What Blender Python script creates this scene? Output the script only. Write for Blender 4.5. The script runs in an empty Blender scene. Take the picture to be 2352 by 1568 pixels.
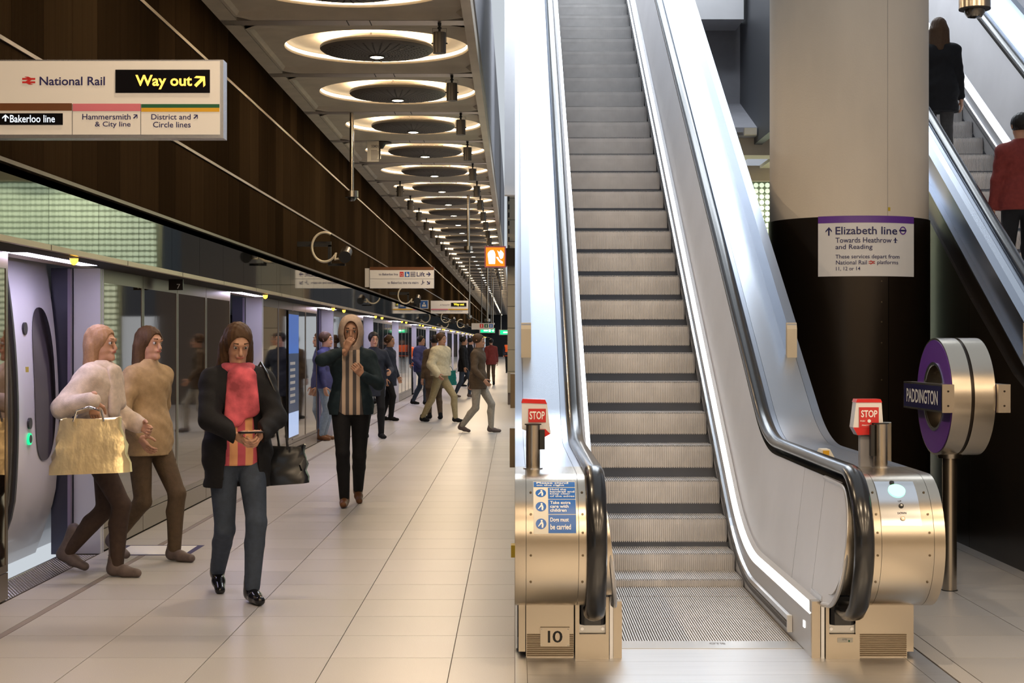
import bpy, math, random
import numpy as np
from mathutils import Vector, Matrix

random.seed(7)
SC = bpy.context.scene
COL = SC.collection
PI = math.pi
W, H, F, VX, VY, EYE = 2352.0, 1568.0, 3640.0, 1183.0, 787.0, 1.6

# ------------------------------------------------------------------ camera, world, exposure, large lights
cam_d = bpy.data.cameras.new('camera')
cam_d.sensor_width = 36.0
cam_d.lens = 36.0 * F / W
cam_d.shift_x = -(VX - W / 2) / W
cam_d.shift_y = (VY - H / 2) / W
cam_d.clip_end = 400
cam = bpy.data.objects.new('camera', cam_d)
cam.location = (0, 0, EYE)
cam.rotation_euler = (PI / 2, 0, 0)
COL.objects.link(cam)
SC.camera = cam
SC.view_settings.view_transform = 'Standard'
SC.view_settings.look = 'None'
SC.view_settings.gamma = 1.0
SC.view_settings.use_curve_mapping = False
SC.view_settings.exposure = 0.0
world = bpy.data.worlds.new('world')
SC.world = world
world.use_nodes = True
world.node_tree.nodes['Background'].inputs[0].default_value = (0.86, 0.93, 1.0, 1)
world.node_tree.nodes['Background'].inputs[1].default_value = 0.68
try:
    SC.cycles.sample_clamp_indirect = 4.0
    SC.cycles.sample_clamp_direct = 0.0
    SC.cycles.max_bounces = 5
    SC.cycles.diffuse_bounces = 3
    SC.cycles.adaptive_threshold = 0.05
    SC.cycles.glossy_bounces = 4
    SC.cycles.caustics_reflective = False
    SC.cycles.caustics_refractive = False
except Exception:
    pass
LAMP_W = 41.0          # watts of one dish downlight
DECK_W = 350.0         # watts of one bright white luminaire above the escalators
WARM = (1.0, 0.77, 0.52)
COOL = (0.86, 0.93, 1.0)

def area_light(name, loc, sx, sy, power, color, rot=(0, 0, 0), parent=None):
    d = bpy.data.lights.new(name, 'AREA')
    d.shape = 'RECTANGLE'; d.size = sx; d.size_y = sy
    d.energy = power; d.color = color
    o = bpy.data.objects.new(name, d)
    o.location = loc; o.rotation_euler = rot
    COL.objects.link(o)
    if parent: o.parent = parent
    return o
# the bright concourse lighting high above the escalator void
for ly in (19.3, 21.9, 24.5, 27.1):
    area_light('concourse_lamp', (2.8, ly, 10.6), 6.5, 1.4, DECK_W, COOL)

# ------------------------------------------------------------------ materials
def _nodes(name):
    m = bpy.data.materials.new(name); m.use_nodes = True
    nt = m.node_tree
    return m, nt, nt.nodes['Principled BSDF']

def mat(name, col, rough=0.5, metal=0.0, var=0.0, vscale=6.0, stretch=(1, 1, 1), bump=0.0, bscale=60.0,
        bstretch=(1, 1, 1), spec=0.5, emit=None, estr=0.0, objvar=0.0, rvar=0.0, coat=0.0, aniso=0.0, alpha=1.0):
    m, nt, b = _nodes(name)
    N, L = nt.nodes, nt.links
    b.inputs['Base Color'].default_value = (*col, 1)
    b.inputs['Roughness'].default_value = rough
    b.inputs['Metallic'].default_value = metal
    b.inputs['Specular IOR Level'].default_value = spec
    b.inputs['Coat Weight'].default_value = coat
    b.inputs['Anisotropic'].default_value = aniso
    if emit:
        b.inputs['Emission Color'].default_value = (*emit, 1)
        b.inputs['Emission Strength'].default_value = estr
    tc = N.new('ShaderNodeTexCoord')
    def noise(scale, st, detail=4.0):
        mp = N.new('ShaderNodeMapping'); mp.inputs['Scale'].default_value = st
        L.new(tc.outputs['Object'], mp.inputs['Vector'])
        n = N.new('ShaderNodeTexNoise'); n.inputs['Scale'].default_value = scale; n.inputs['Detail'].default_value = detail
        L.new(mp.outputs['Vector'], n.inputs['Vector'])
        return n
    if var > 0 or objvar > 0:
        hs = N.new('ShaderNodeHueSaturation')
        hs.inputs['Color'].default_value = (*col, 1)
        L.new(hs.outputs['Color'], b.inputs['Base Color'])
        src = None
        if var > 0:
            n = noise(vscale, stretch)
            mr = N.new('ShaderNodeMapRange')
            mr.inputs['From Min'].default_value = 0.3; mr.inputs['From Max'].default_value = 0.7
            mr.inputs['To Min'].default_value = 1 - var; mr.inputs['To Max'].default_value = 1 + var
            L.new(n.outputs['Fac'], mr.inputs['Value']); src = mr.outputs['Result']
        if objvar > 0:
            oi = N.new('ShaderNodeObjectInfo')
            mr2 = N.new('ShaderNodeMapRange')
            mr2.inputs['To Min'].default_value = 1 - objvar; mr2.inputs['To Max'].default_value = 1 + objvar
            L.new(oi.outputs['Random'], mr2.inputs['Value'])
            if src:
                mu = N.new('ShaderNodeMath'); mu.operation = 'MULTIPLY'
                L.new(src, mu.inputs[0]); L.new(mr2.outputs['Result'], mu.inputs[1]); src = mu.outputs[0]
            else: src = mr2.outputs['Result']
        L.new(src, hs.inputs['Value'])
    if rvar > 0:
        n = noise(vscale, stretch)
        mr = N.new('ShaderNodeMapRange')
        mr.inputs['To Min'].default_value = max(0.02, rough - rvar); mr.inputs['To Max'].default_value = rough + rvar
        L.new(n.outputs['Fac'], mr.inputs['Value']); L.new(mr.outputs['Result'], b.inputs['Roughness'])
    if bump > 0:
        n = noise(bscale, bstretch, 3.0)
        bp = N.new('ShaderNodeBump'); bp.inputs['Strength'].default_value = bump; bp.inputs['Distance'].default_value = 0.01
        L.new(n.outputs['Fac'], bp.inputs['Height']); L.new(bp.outputs['Normal'], b.inputs['Normal'])
    return m

def emis(name, col, strength):
    return mat(name, (0.02, 0.02, 0.02), 0.4, emit=col, estr=strength)

def ribbed(name, col, rough, metal, axis, pitch, strength=0.6, objvar=0.15):
    """fine vertical ribs pressed into a metal sheet"""
    m = mat(name, col, rough, metal, objvar=objvar, var=0.12, vscale=1.5, stretch=(1, 6, 0.3), spec=0.0)
    nt = m.node_tree; N, L = nt.nodes, nt.links
    tc = N.new('ShaderNodeTexCoord'); w = N.new('ShaderNodeTexWave')
    w.bands_direction = axis; w.inputs['Scale'].default_value = 2 * PI / 20.0 / pitch
    L.new(tc.outputs['Object'], w.inputs['Vector'])
    bp = N.new('ShaderNodeBump'); bp.inputs['Strength'].default_value = strength; bp.inputs['Distance'].default_value = pitch * 0.3
    L.new(w.outputs['Fac'], bp.inputs['Height']); L.new(bp.outputs['Normal'], nt.nodes['Principled BSDF'].inputs['Normal'])
    return m

M = {}
M['tile'] = mat('terrazzo_tile', (0.48, 0.46, 0.445), 0.34, var=0.10, vscale=160, objvar=0.06, spec=0.45, rvar=0.10)
M['grout'] = mat('dark_grout', (0.16, 0.13, 0.11), 0.8)
M['strip_floor'] = mat('grey_floor_line', (0.25, 0.21, 0.19), 0.5)
M['concrete'] = mat('warm_concrete', (0.50, 0.44, 0.35), 0.75, var=0.10, vscale=3, bump=0.15, bscale=40)
M['concrete_pale'] = mat('pale_concrete', (0.74, 0.655, 0.54), 0.62, var=0.07, vscale=2.2, stretch=(1, 1, .35), bump=0.1, bscale=70)
M['dome'] = mat('pale_plaster', (0.90, 0.82, 0.68), 0.8, var=0.03, vscale=8)
M['tray'] = mat('ceiling_tray_metal', (0.50, 0.46, 0.42), 0.35, 0.7)
M['bronze'] = ribbed('dark_bronze_sheet', (0.024, 0.0155, 0.0082), 0.5, 0.0, 'Y', 0.018, 0.5, 0.35)
M['bronze_trim'] = mat('bronze_trim', (0.15, 0.115, 0.075), 0.35, 0.8)
M['bronze_dark'] = mat('smooth_dark_bronze', (0.022, 0.015, 0.010), 0.28, 0.5, var=0.2, vscale=1.2, stretch=(1, 1, .3))
M['black'] = mat('matt_black', (0.008, 0.008, 0.009), 0.6)
M['blackgloss'] = mat('black_gloss', (0.006, 0.006, 0.008), 0.12)
M['void'] = mat('dark_recess', (0.012, 0.011, 0.011), 0.9)
M['ledge'] = mat('champagne_ledge', (0.55, 0.44, 0.32), 0.35, 0.75, var=0.1, vscale=2)
M['mirror'] = mat('green_tinted_glass', (0.15, 0.175, 0.145), 0.03, 1.0, bump=0.018, bscale=2.5, bstretch=(1, 1.6, .8))
M['pane'] = mat('smoked_glass', (0.24, 0.20, 0.17), 0.035, 1.0, bump=0.02, bscale=2.2, bstretch=(1, 1.6, .6))
M['kick'] = mat('bronze_kick_plate', (0.20, 0.16, 0.13), 0.30, 0.85)
M['jamb'] = mat('pale_jamb_metal', (0.68, 0.66, 0.72), 0.38, 0.5)
M['jamb_dark'] = mat('dark_blue_jamb', (0.06, 0.06, 0.09), 0.3, 0.6)
M['steel'] = mat('brushed_steel', (0.50, 0.445, 0.37), 0.27, 1.0)
M['steel_bright'] = mat('bright_steel', (0.78, 0.80, 0.84), 0.22, 1.0)
M['deck'] = mat('satin_deck_steel', (0.58, 0.63, 0.72), 0.27, 1.0)
M['deck_grey'] = mat('grey_upstand_steel', (0.36, 0.40, 0.48), 0.32, 1.0)
M['alu'] = mat('satin_aluminium_panel', (0.74, 0.74, 0.77), 0.42, 0.55, var=0.04, vscale=2)
M['skirt'] = mat('skirt_aluminium', (0.62, 0.62, 0.64), 0.36, 0.6)
M['step'] = mat('step_aluminium', (0.74, 0.72, 0.715), 0.42, 0.45, var=0.08, vscale=6)
M['comb'] = mat('comb_aluminium', (0.66, 0.66, 0.66), 0.3, 0.85)
M['plate'] = mat('landing_plate_steel', (0.66, 0.66, 0.67), 0.36, 0.85, var=0.08, vscale=12, stretch=(.15, 9, 1))
M['rubber'] = mat('black_rubber', (0.012, 0.013, 0.016), 0.22, spec=0.6)
M['brush'] = mat('brush_bristle', (0.10, 0.095, 0.095), 0.8, var=0.4, vscale=90)
M['led'] = emis('led_strip', (1.0, 0.98, 0.95), 5.0)
M['led_cool'] = emis('led_cool', (0.76, 0.70, 1.0), 22.0)
M['lamp'] = emis('lamp_face', (1.0, 0.86, 0.62), 26.0)
M['uplight'] = emis('uplight_ring', (1.0, 0.72, 0.44), 20.0)
M['cove'] = emis('cove_led', (1.0, 0.80, 0.55), 4.0)
M['amber'] = emis('amber_beacon', (1.0, 0.50, 0.03), 6.0)
M['dish'] = mat('dish_grey', (0.075, 0.064, 0.054), 0.55)
M['hole'] = mat('dish_hole', (0.004, 0.004, 0.004), 0.9)
M['pendant'] = mat('pendant_grey', (0.095, 0.085, 0.075), 0.5, 0.2)
M['sign'] = mat('sign_white', (0.66, 0.64, 0.62), 0.4)
M['signlit'] = mat('sign_white_lit', (0.70, 0.67, 0.64), 0.4, emit=(1, .95, .88), estr=0.06)
M['signedge'] = mat('sign_edge_alu', (0.62, 0.64, 0.72), 0.25, 0.8)
M['navy'] = mat('navy_print', (0.012, 0.010, 0.10), 0.5)
M['red'] = mat('red_print', (0.55, 0.025, 0.025), 0.4)
M['redcap'] = mat('red_plastic', (0.60, 0.02, 0.02), 0.25)
M['white'] = mat('white_print', (0.85, 0.85, 0.85), 0.5)
M['amber_text'] = emis('amber_led_text', (1.0, 0.52, 0.06), 2.6)
M['yellow_text'] = emis('yellow_led_text', (1.0, 0.80, 0.05), 1.6)
M['white_text'] = emis('white_led_text', (0.85, 0.92, 1.0), 1.3)
M['brown'] = mat('brown_band', (0.13, 0.045, 0.012), 0.5)
M['pink'] = mat('pink_band', (0.60, 0.16, 0.22), 0.5)
M['greenb'] = mat('green_band', (0.0, 0.09, 0.035), 0.5)
M['yellowb'] = mat('yellow_band', (0.62, 0.34, 0.01), 0.5)
M['purple'] = mat('purple_enamel', (0.13, 0.035, 0.33), 0.35, var=0.08, vscale=200)
M['navyenamel'] = mat('navy_enamel', (0.008, 0.006, 0.07), 0.3)
M['blue'] = mat('blue_print', (0.02, 0.13, 0.48), 0.35)
M['orange'] = emis('orange_lit_face', (1.0, 0.27, 0.0), 1.15)
M['pictolit'] = emis('white_lit_picto', (1.0, 0.98, 0.92), 2.2)
M['greenlit'] = emis('green_lit_face', (0.0, 0.75, 0.28), 1.4)
M['greenlamp'] = emis('green_lamp', (0.30, 1.0, 0.50), 2.6)
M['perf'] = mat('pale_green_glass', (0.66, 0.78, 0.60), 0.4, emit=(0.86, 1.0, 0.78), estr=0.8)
M['perf_back'] = mat('green_grey_frame', (0.30, 0.36, 0.27), 0.5)
M['grey'] = mat('grey_wall_sheet', (0.30, 0.30, 0.33), 0.5, var=0.06)
M['grey_dark'] = mat('dark_grey_sheet', (0.085, 0.088, 0.10), 0.5)
M['cream'] = mat('cream_stone', (0.66, 0.58, 0.45), 0.7, var=0.08, vscale=3)
M['block'] = mat('cream_block', (0.44, 0.39, 0.29), 0.8, objvar=0.12)
M['fascia'] = mat('blue_white_fascia', (0.62, 0.68, 0.76), 0.18, 0.35, var=0.12, vscale=3, stretch=(1, 3, .3))
M['trainwhite'] = mat('train_white', (0.76, 0.74, 0.80), 0.25, coat=0.3)
M['traindark'] = mat('train_dark_glass', (0.016, 0.013, 0.012), 0.08)
M['trainpurple'] = mat('train_lilac', (0.23, 0.19, 0.28), 0.4)
M['gasket'] = mat('rubber_gasket', (0.02, 0.018, 0.022), 0.35)
M['ivory'] = mat('ivory_conduit', (0.66, 0.60, 0.47), 0.45)
M['glassdome'] = mat('dome_glass', (0.03, 0.03, 0.03), 0.04, coat=1.0)
M['yellowpl'] = mat('yellow_plastic', (0.55, 0.40, 0.02), 0.4)
M['paper'] = mat('paper_white', (0.70, 0.68, 0.62), 0.7)
M['printgrey'] = mat('small_print', (0.12, 0.12, 0.14), 0.7)

# ------------------------------------------------------------------ mesh helpers
WOFF = {}
def woff(o):
    v = Vector((0, 0, 0))
    while o is not None:
        v = v + Vector(o.location); o = o.parent
    return v

class MB:
    def __init__(s): s.v = []; s.f = []
    def add(s, vs, fs):
        b = len(s.v); s.v.extend([tuple(p) for p in vs]); s.f.extend([tuple(i + b for i in f) for f in fs]); return s
    def box(s, x0, x1, y0, y1, z0, z1):
        return s.add([(x0, y0, z0), (x1, y0, z0), (x1, y1, z0), (x0, y1, z0), (x0, y0, z1), (x1, y0, z1), (x1, y1, z1), (x0, y1, z1)],
                     [(0, 3, 2, 1), (4, 5, 6, 7), (0, 1, 5, 4), (1, 2, 6, 5), (2, 3, 7, 6), (3, 0, 4, 7)])
    def bbox(s, x0, x1, y0, y1, z0, z1, b=0.01):
        """box with chamfered vertical edges and top"""
        o = [(x0 + b, y0), (x1 - b, y0), (x1, y0 + b), (x1, y1 - b), (x1 - b, y1), (x0 + b, y1), (x0, y1 - b), (x0, y0 + b)]
        i = [(min(max(x, x0 + b), x1 - b), min(max(y, y0 + b), y1 - b)) for x, y in o]
        vs = [(x, y, z0) for x, y in o] + [(x, y, z1 - b) for x, y in o] + [(x, y, z1) for x, y in i]
        fs = [tuple(range(7, -1, -1)), tuple(range(16, 24))]
        for r in (0, 8):
            for k in range(8): fs.append((r + k, r + (k + 1) % 8, r + 8 + (k + 1) % 8, r + 8 + k))
        return s.add(vs, fs)
    def prism(s, poly, axis, a, b):
        """extrude a 2D polygon along axis: 'x' poly=(y,z), 'y' poly=(x,z), 'z' poly=(x,y)"""
        n = len(poly)
        def pt(p, t): return (t, p[0], p[1]) if axis == 'x' else (p[0], t, p[1]) if axis == 'y' else (p[0], p[1], t)
        vs = [pt(p, a) for p in poly] + [pt(p, b) for p in poly]
        fs = [tuple(range(n)), tuple(range(2 * n - 1, n - 1, -1))]
        fs += [(i, i + n, (i + 1) % n + n, (i + 1) % n) for i in range(n)]
        return s.add(vs, fs)
    def cyl(s, c0, c1, r0, r1=None, n=16, caps=True):
        r1 = r0 if r1 is None else r1
        c0, c1 = Vector(c0), Vector(c1); d = (c1 - c0).normalized()
        u = d.orthogonal().normalized(); w = d.cross(u)
        vs = []
        for c, r in ((c0, r0), (c1, r1)):
            for i in range(n):
                a = 2 * PI * i / n; vs.append(c + u * (r * math.cos(a)) + w * (r * math.sin(a)))
        fs = [(i, (i + 1) % n, (i + 1) % n + n, i + n) for i in range(n)]
        if caps: fs += [tuple(range(n - 1, -1, -1)), tuple(range(n, 2 * n))]
        return s.add(vs, fs)
    def tube(s, pts, r, n=8, closed=False):
        pts = [Vector(p) for p in pts]; m = len(pts); vs = []; u = None
        for i, p in enumerate(pts):
            a = pts[i - 1] if (i > 0 or closed) else p
            b = pts[(i + 1) % m] if (i < m - 1 or closed) else p
            d = (b - a).normalized()
            u = d.orthogonal().normalized() if u is None else (u - d * u.dot(d)).normalized()
            w = d.cross(u); rr = r[i] if isinstance(r, (list, tuple)) else r
            for k in range(n):
                t = 2 * PI * k / n; vs.append(p + u * (rr * math.cos(t)) + w * (rr * math.sin(t)))
        fs = []
        for i in range(m if closed else m - 1):
            j = (i + 1) % m
            for k in range(n):
                fs.append((i * n + k, i * n + (k + 1) % n, j * n + (k + 1) % n, j * n + k))
        if not closed: fs += [tuple(range(n - 1, -1, -1)), tuple((m - 1) * n + k for k in range(n))]
        return s.add(vs, fs)
    def lathe(s, prof, c, n=32, axis='z', a0=0.0, a1=2 * PI):
        full = abs(a1 - a0 - 2 * PI) < 1e-6
        k = n if full else n + 1; vs = []
        for r, h in prof:
            for i in range(k):
                a = a0 + (a1 - a0) * i / n
                ca, sa = r * math.cos(a), r * math.sin(a)
                p = (ca, sa, h) if axis == 'z' else (ca, h, sa) if axis == 'y' else (h, ca, sa)
                vs.append((c[0] + p[0], c[1] + p[1], c[2] + p[2]))
        fs = []
        for j in range(len(prof) - 1):
            for i in range(n):
                i2 = (i + 1) % k
                fs.append((j * k + i, j * k + i2, (j + 1) * k + i2, (j + 1) * k + i))
        return s.add(vs, fs)
    def sphere(s, c, r, n=12, m=8, sc=(1, 1, 1)):
        pr = [(max(1e-4, r * math.sin(PI * j / m)), -r * math.cos(PI * j / m)) for j in range(m + 1)]
        b = len(s.v); s.lathe(pr, (0, 0, 0), n)
        for i in range(b, len(s.v)):
            p = s.v[i]; s.v[i] = (c[0] + p[0] * sc[0], c[1] + p[1] * sc[1], c[2] + p[2] * sc[2])
        return s
    def rot(s, ang, axis='Z', c=(0, 0, 0)):
        R = Matrix.Rotation(ang, 3, axis); c = Vector(c)
        s.v = [tuple(R @ (Vector(p) - c) + c) for p in s.v]; return s
    def build(s, name, m, parent=None, smooth=False, local=False, angle=40):
        off = Vector((0, 0, 0)) if (local or parent is None) else woff(parent)
        me = bpy.data.meshes.new(name)
        me.from_pydata([(p[0] - off.x, p[1] - off.y, p[2] - off.z) for p in s.v], [], s.f)
        me.validate(); me.update()
        o = bpy.data.objects.new(name, me); COL.objects.link(o)
        if m: me.materials.append(M[m] if isinstance(m, str) else m)
        if parent: o.parent = parent
        if smooth:
            me.polygons.foreach_set('use_smooth', [True] * len(me.polygons))
            try: me.set_sharp_from_angle(angle=math.radians(angle))
            except Exception: pass
        return o

def fixn(o):
    import bmesh
    b = bmesh.new(); b.from_mesh(o.data); bmesh.ops.recalc_face_normals(b, faces=b.faces); b.to_mesh(o.data); b.free(); return o

def tag(o, label=None, cat=None, group=None, kind=None):
    if label: o['label'] = label
    if cat: o['category'] = cat
    if group: o['group'] = group
    if kind: o['kind'] = kind
    return o

def thing(name, label=None, cat=None, loc=(0, 0, 0), group=None, kind=None, rz=0.0):
    o = bpy.data.objects.new(name, None); o.empty_display_size = 0.1
    o.location = loc; o.rotation_euler = (0, 0, rz); COL.objects.link(o)
    return tag(o, label, cat, group, kind)

def link_copy(src, loc=None, parent='same'):
    c = src.copy(); COL.objects.link(c)
    if parent != 'same': c.parent = parent
    if loc is not None: c.location = loc
    return c

def copy_tree(o, loc, parent=None):
    c = o.copy(); COL.objects.link(c); c.parent = parent
    if loc is not None: c.location = loc
    for ch in list(o.children): copy_tree(ch, None, c)
    return c

def PX(x, y, D):
    return ((x - VX) * D / F, D, EYE - (y - VY) * D / F)

_text_cache = {}
def text_mesh(body, bold=0.0):
    key = (body, bold)
    if key in _text_cache: return _text_cache[key]
    cu = bpy.data.curves.new('lettering', 'FONT')
    cu.body = body; cu.size = 1.0; cu.offset = bold; cu.resolution_u = 3; cu.fill_mode = 'FRONT'
    o = bpy.data.objects.new('lettering', cu); COL.objects.link(o)
    dg = bpy.context.evaluated_depsgraph_get()
    me = bpy.data.meshes.new_from_object(o.evaluated_get(dg))
    vs = [tuple(v.co) for v in me.vertices]; fs = [tuple(p.vertices) for p in me.polygons]
    bpy.data.objects.remove(o); bpy.data.curves.remove(cu); bpy.data.meshes.remove(me)
    _text_cache[key] = (vs, fs)
    return vs, fs

def lettering(mb, body, u0, u1, v0, v1, fn, bold=0.0):
    """flat lettering fitted to the rectangle u0..u1 (left to right), v0..v1 (bottom to top); fn(u,v) -> point"""
    vs, fs = text_mesh(body, bold)
    xs = [p[0] for p in vs]; ys = [p[1] for p in vs]
    ax, bx, ay, by = min(xs), max(xs), min(ys), max(ys)
    pts = [fn(u0 + (p[0] - ax) / (bx - ax) * (u1 - u0), v0 + (p[1] - ay) / (by - ay) * (v1 - v0)) for p in vs]
    mb.add(pts, fs)

def flat_front(D, eps=0.004):
    """mapping from photo pixels to the front face of a sign standing at depth D"""
    return lambda u, v: PX(u, v, D - eps)

def px_text(name, m, parent, body, x0, x1, ytop, ybot, D, eps=0.004, bold=0.0):
    mb = MB(); lettering(mb, body, x0, x1, ybot, ytop, flat_front(D, eps), bold)
    if D > 9 or ' ' not in body: return mb.build(name, m, parent)
    # one object for each word
    par = list(range(len(mb.v)))
    def find(i):
        while par[i] != i: par[i] = par[par[i]]; i = par[i]
        return i
    for f in mb.f:
        for q in f[1:]: par[find(q)] = find(f[0])
    span = {}
    for i, p in enumerate(mb.v):
        r = find(i); a = span.get(r, (9e9, -9e9)); span[r] = (min(a[0], p[0]), max(a[1], p[0]))
    iv = sorted(span.values()); gaps = []; hi = iv[0][1]
    for a, b in iv[1:]:
        if a > hi: gaps.append((a - hi, (a + hi) / 2))
        hi = max(hi, b)
    cuts = sorted(g[1] for g in sorted(gaps, reverse=True)[:body.count(' ')])
    for k in range(len(cuts) + 1):
        lo = cuts[k - 1] if k else -9e9; hi2 = cuts[k] if k < len(cuts) else 9e9
        m2 = MB(); mp = {}
        for f in mb.f:
            c = span[find(f[0])]
            if lo < (c[0] + c[1]) / 2 < hi2:
                for q in f:
                    if q not in mp: mp[q] = len(m2.v); m2.v.append(mb.v[q])
                m2.f.append(tuple(mp[q] for q in f))
        m2.build(name, m, parent)

def px_poly(mb, pts, D, eps=0.004):
    mb.add([PX(x, y, D - eps) for x, y in pts], [tuple(range(len(pts)))]); return mb

def px_box(mb, x0, x1, y0, y1, D, th):
    a = PX(x0, y1, D); b = PX(x1, y0, D)
    mb.box(a[0], b[0], D, D + th, a[2], b[2]); return mb

ARROW = [(-.5, .1), (0, .55), (.5, .1), (.5, -.12), (.12, .22), (.12, -.5), (-.12, -.5), (-.12, .22), (-.5, -.12)]
def arrow_px(mb, cx, cy, size, ang, D, eps=0.004, fat=1.0):
    c, s_ = math.cos(ang), math.sin(ang)
    pts = []
    for x, y in ARROW:
        x *= size * fat; y *= size
        pts.append((cx + x * c - y * s_, cy - (x * s_ + y * c)))
    v = [PX(x, y, D - eps) for x, y in pts]
    mb.add(v, [(0, 1, 4, 8) if False else (8, 0, 1), (8, 1, 7), (7, 1, 4), (4, 1, 2), (4, 2, 3), (7, 4, 5, 6)]); return mb

def rail_logo_px(mb, cx, cy, w, D, eps=0.004):
    h = w * 0.5
    for yy in (-.13, .13):
        px_poly(mb, [(cx - w / 2, cy + (yy - .07) * w), (cx + w / 2, cy + (yy - .07) * w), (cx + w / 2, cy + (yy + .07) * w), (cx - w / 2, cy + (yy + .07) * w)], D, eps)
    t = w * .15
    for (ax, ay, bx, by) in ((-.18, -.30, .18, -.13), (.18, -.13, -.18, .13), (-.18, .13, .18, .30)):
        px_poly(mb, [(cx + ax * w - t, cy + ay * w), (cx + ax * w + t, cy + ay * w), (cx + bx * w + t, cy + by * w), (cx + bx * w - t, cy + by * w)], D, eps + .0005)
    return mb

def disc_px(mb, cx, cy, r, D, eps=0.004, n=24, ry=None):
    ry = ry or r
    return px_poly(mb, [(cx + r * math.cos(2 * PI * i / n), cy + ry * math.sin(2 * PI * i / n)) for i in range(n)], D, eps)
# ------------------------------------------------------------------ structure
XW = -2.83            # face of the bronze wall above the platform doors
XG = -3.15            # face of the platform screen glass
ZC = 4.69             # ceiling
ZS = 2.165            # soffit over the doors
LEN = 182.0

# floor: a slab, with separate tiles where they can be told apart
floor = MB().box(-3.40, 14, -9, LEN, -0.25, -0.006).build('floor', 'grout')
tag(floor, kind='structure')
def tile_obj(x0, x1, y0, y1, cache={}):
    g = 0.0025
    key = (round(x1 - x0, 3), round(y1 - y0, 3))
    if key not in cache:
        m = MB().box(g, key[0] - g, g, key[1] - g, -0.03, 0.0)
        o = m.build('tile', 'tile', floor, local=True); cache[key] = o.data
    else:
        o = bpy.data.objects.new('tile', cache[key]); COL.objects.link(o); o.parent = floor
    o.location = (x0, y0, 0)
ROW = 0.61
rows = [8.05 + ROW * k for k in range(-3, 37)]
colsL = [-3.15, -2.83, -2.785, -2.17, -1.555, -0.94, -0.32, 0.0]
for j in range(len(rows) - 1):
    for i in range(len(colsL) - 1):
        if i == 1: continue
        if rows[j] > 20 and i in (0,): continue
        tile_obj(colsL[i], colsL[i + 1], rows[j], rows[j + 1])
for j in range(len(rows) - 1):
    if rows[j] > 14: break
    for a, b in ((2.20, 2.82), (2.82, 3.44)):
        tile_obj(a, b, rows[j], rows[j + 1])
MB().box(-2.828, -2.787, 5, 60, -0.03, 0.0).build('floor_line', 'strip_floor', floor)
MB().box(2.10, 2.197, 5, 16, -0.03, 0.0).build('floor_border', 'tile', floor)
MB().box(3.443, 3.60, 5, 16, -0.03, 0.0).build('floor_border', 'tile', floor)
y1 = rows[-1]
fs = MB().box(-3.15, -2.83, 20.25, y1, -0.03, 0).box(-3.15, -2.83, y1, LEN, -.03, 0).box(-2.783, 14, y1, LEN, -.03, 0).box(-2.828, -2.787, 60, LEN, -.03, 0)
fs.box(0, 14, 16, y1, -.03, -0.001).box(-3.15, 14, -9, rows[0], -.03, -0.001).box(3.6, 14, rows[0], 16, -.03, -0.001)
fs.build('far_paving', 'tile', floor)

# left wall of ribbed bronze sheets
wall_left = thing('wall_left', kind='structure')
MB().box(XW - .30, XW - .035, -9, LEN, 2.16, ZC + .3).build('wall_backing', 'void', wall_left)
PW = 0.614
rowsz = ((2.62, 3.262), (3.292, 4.172), (4.205, ZC))
pcache = {}
for (z0, z1) in rowsz:
    k = 0
    y = 7.06
    while y < 36:
        o = None
        if z0 not in pcache:
            o = MB().box(0, .03, .003, PW - .003, 0, z1 - z0).build('wall_panel', 'bronze', wall_left, local=True)
            pcache[z0] = o.data
        else:
            o = bpy.data.objects.new('wall_panel', pcache[z0]); COL.objects.link(o); o.parent = wall_left
        o.location = (XW - .03, y, z0)
        y += PW
    MB().box(XW - .03, XW, y, LEN, z0, z1).box(XW - .03, XW, -9, 7.05, z0, z1).build('far_wall_sheet', 'bronze', wall_left)
for z, t in ((3.277, .012), (4.188, .014), (2.612, .012)):
    MB().box(XW - .03, XW + .012, -9, LEN, z - t, z + t).build('trim_rail', 'bronze_trim', wall_left)
MB().box(XW - .05, XW - .035, -9, LEN, 2.545, 2.60).build('shadow_gap', 'black', wall_left)
# tinted glass fascia under the bronze
gy = 8.47
gm = MB().box(-.012, 0, .003, 1.147, 0, .348).build('fascia_pane', 'mirror', wall_left, local=True)
gm.location = (XW, gy, 2.196)
for k in range(1, 30):
    o = bpy.data.objects.new('fascia_pane', gm.data); COL.objects.link(o); o.parent = wall_left; o.location = (XW, gy + 1.15 * k, 2.196)
MB().box(XW - .012, XW, gy + 1.15 * 30, LEN, 2.196, 2.544).box(XW - .012, XW, -9, gy, 2.196, 2.544).build('far_fascia', 'mirror', wall_left)
# ledge and soffit over the doors
trim_1 = thing('trim_1', kind='structure')
MB().box(XW - .02, XW + .02, -9, LEN, 2.160, 2.194).build('ledge', 'ledge', trim_1)
MB().box(XG - .20, XW + .01, -9, LEN, 2.168, 2.19).build('soffit', 'ledge', trim_1)
for k in range(24):
    MB().box(XW + .019, XW + .0215, 9.6 + 1.9 * k, 9.606 + 1.9 * k, 2.160, 2.194).build('ledge_joint', 'black', trim_1)

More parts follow.
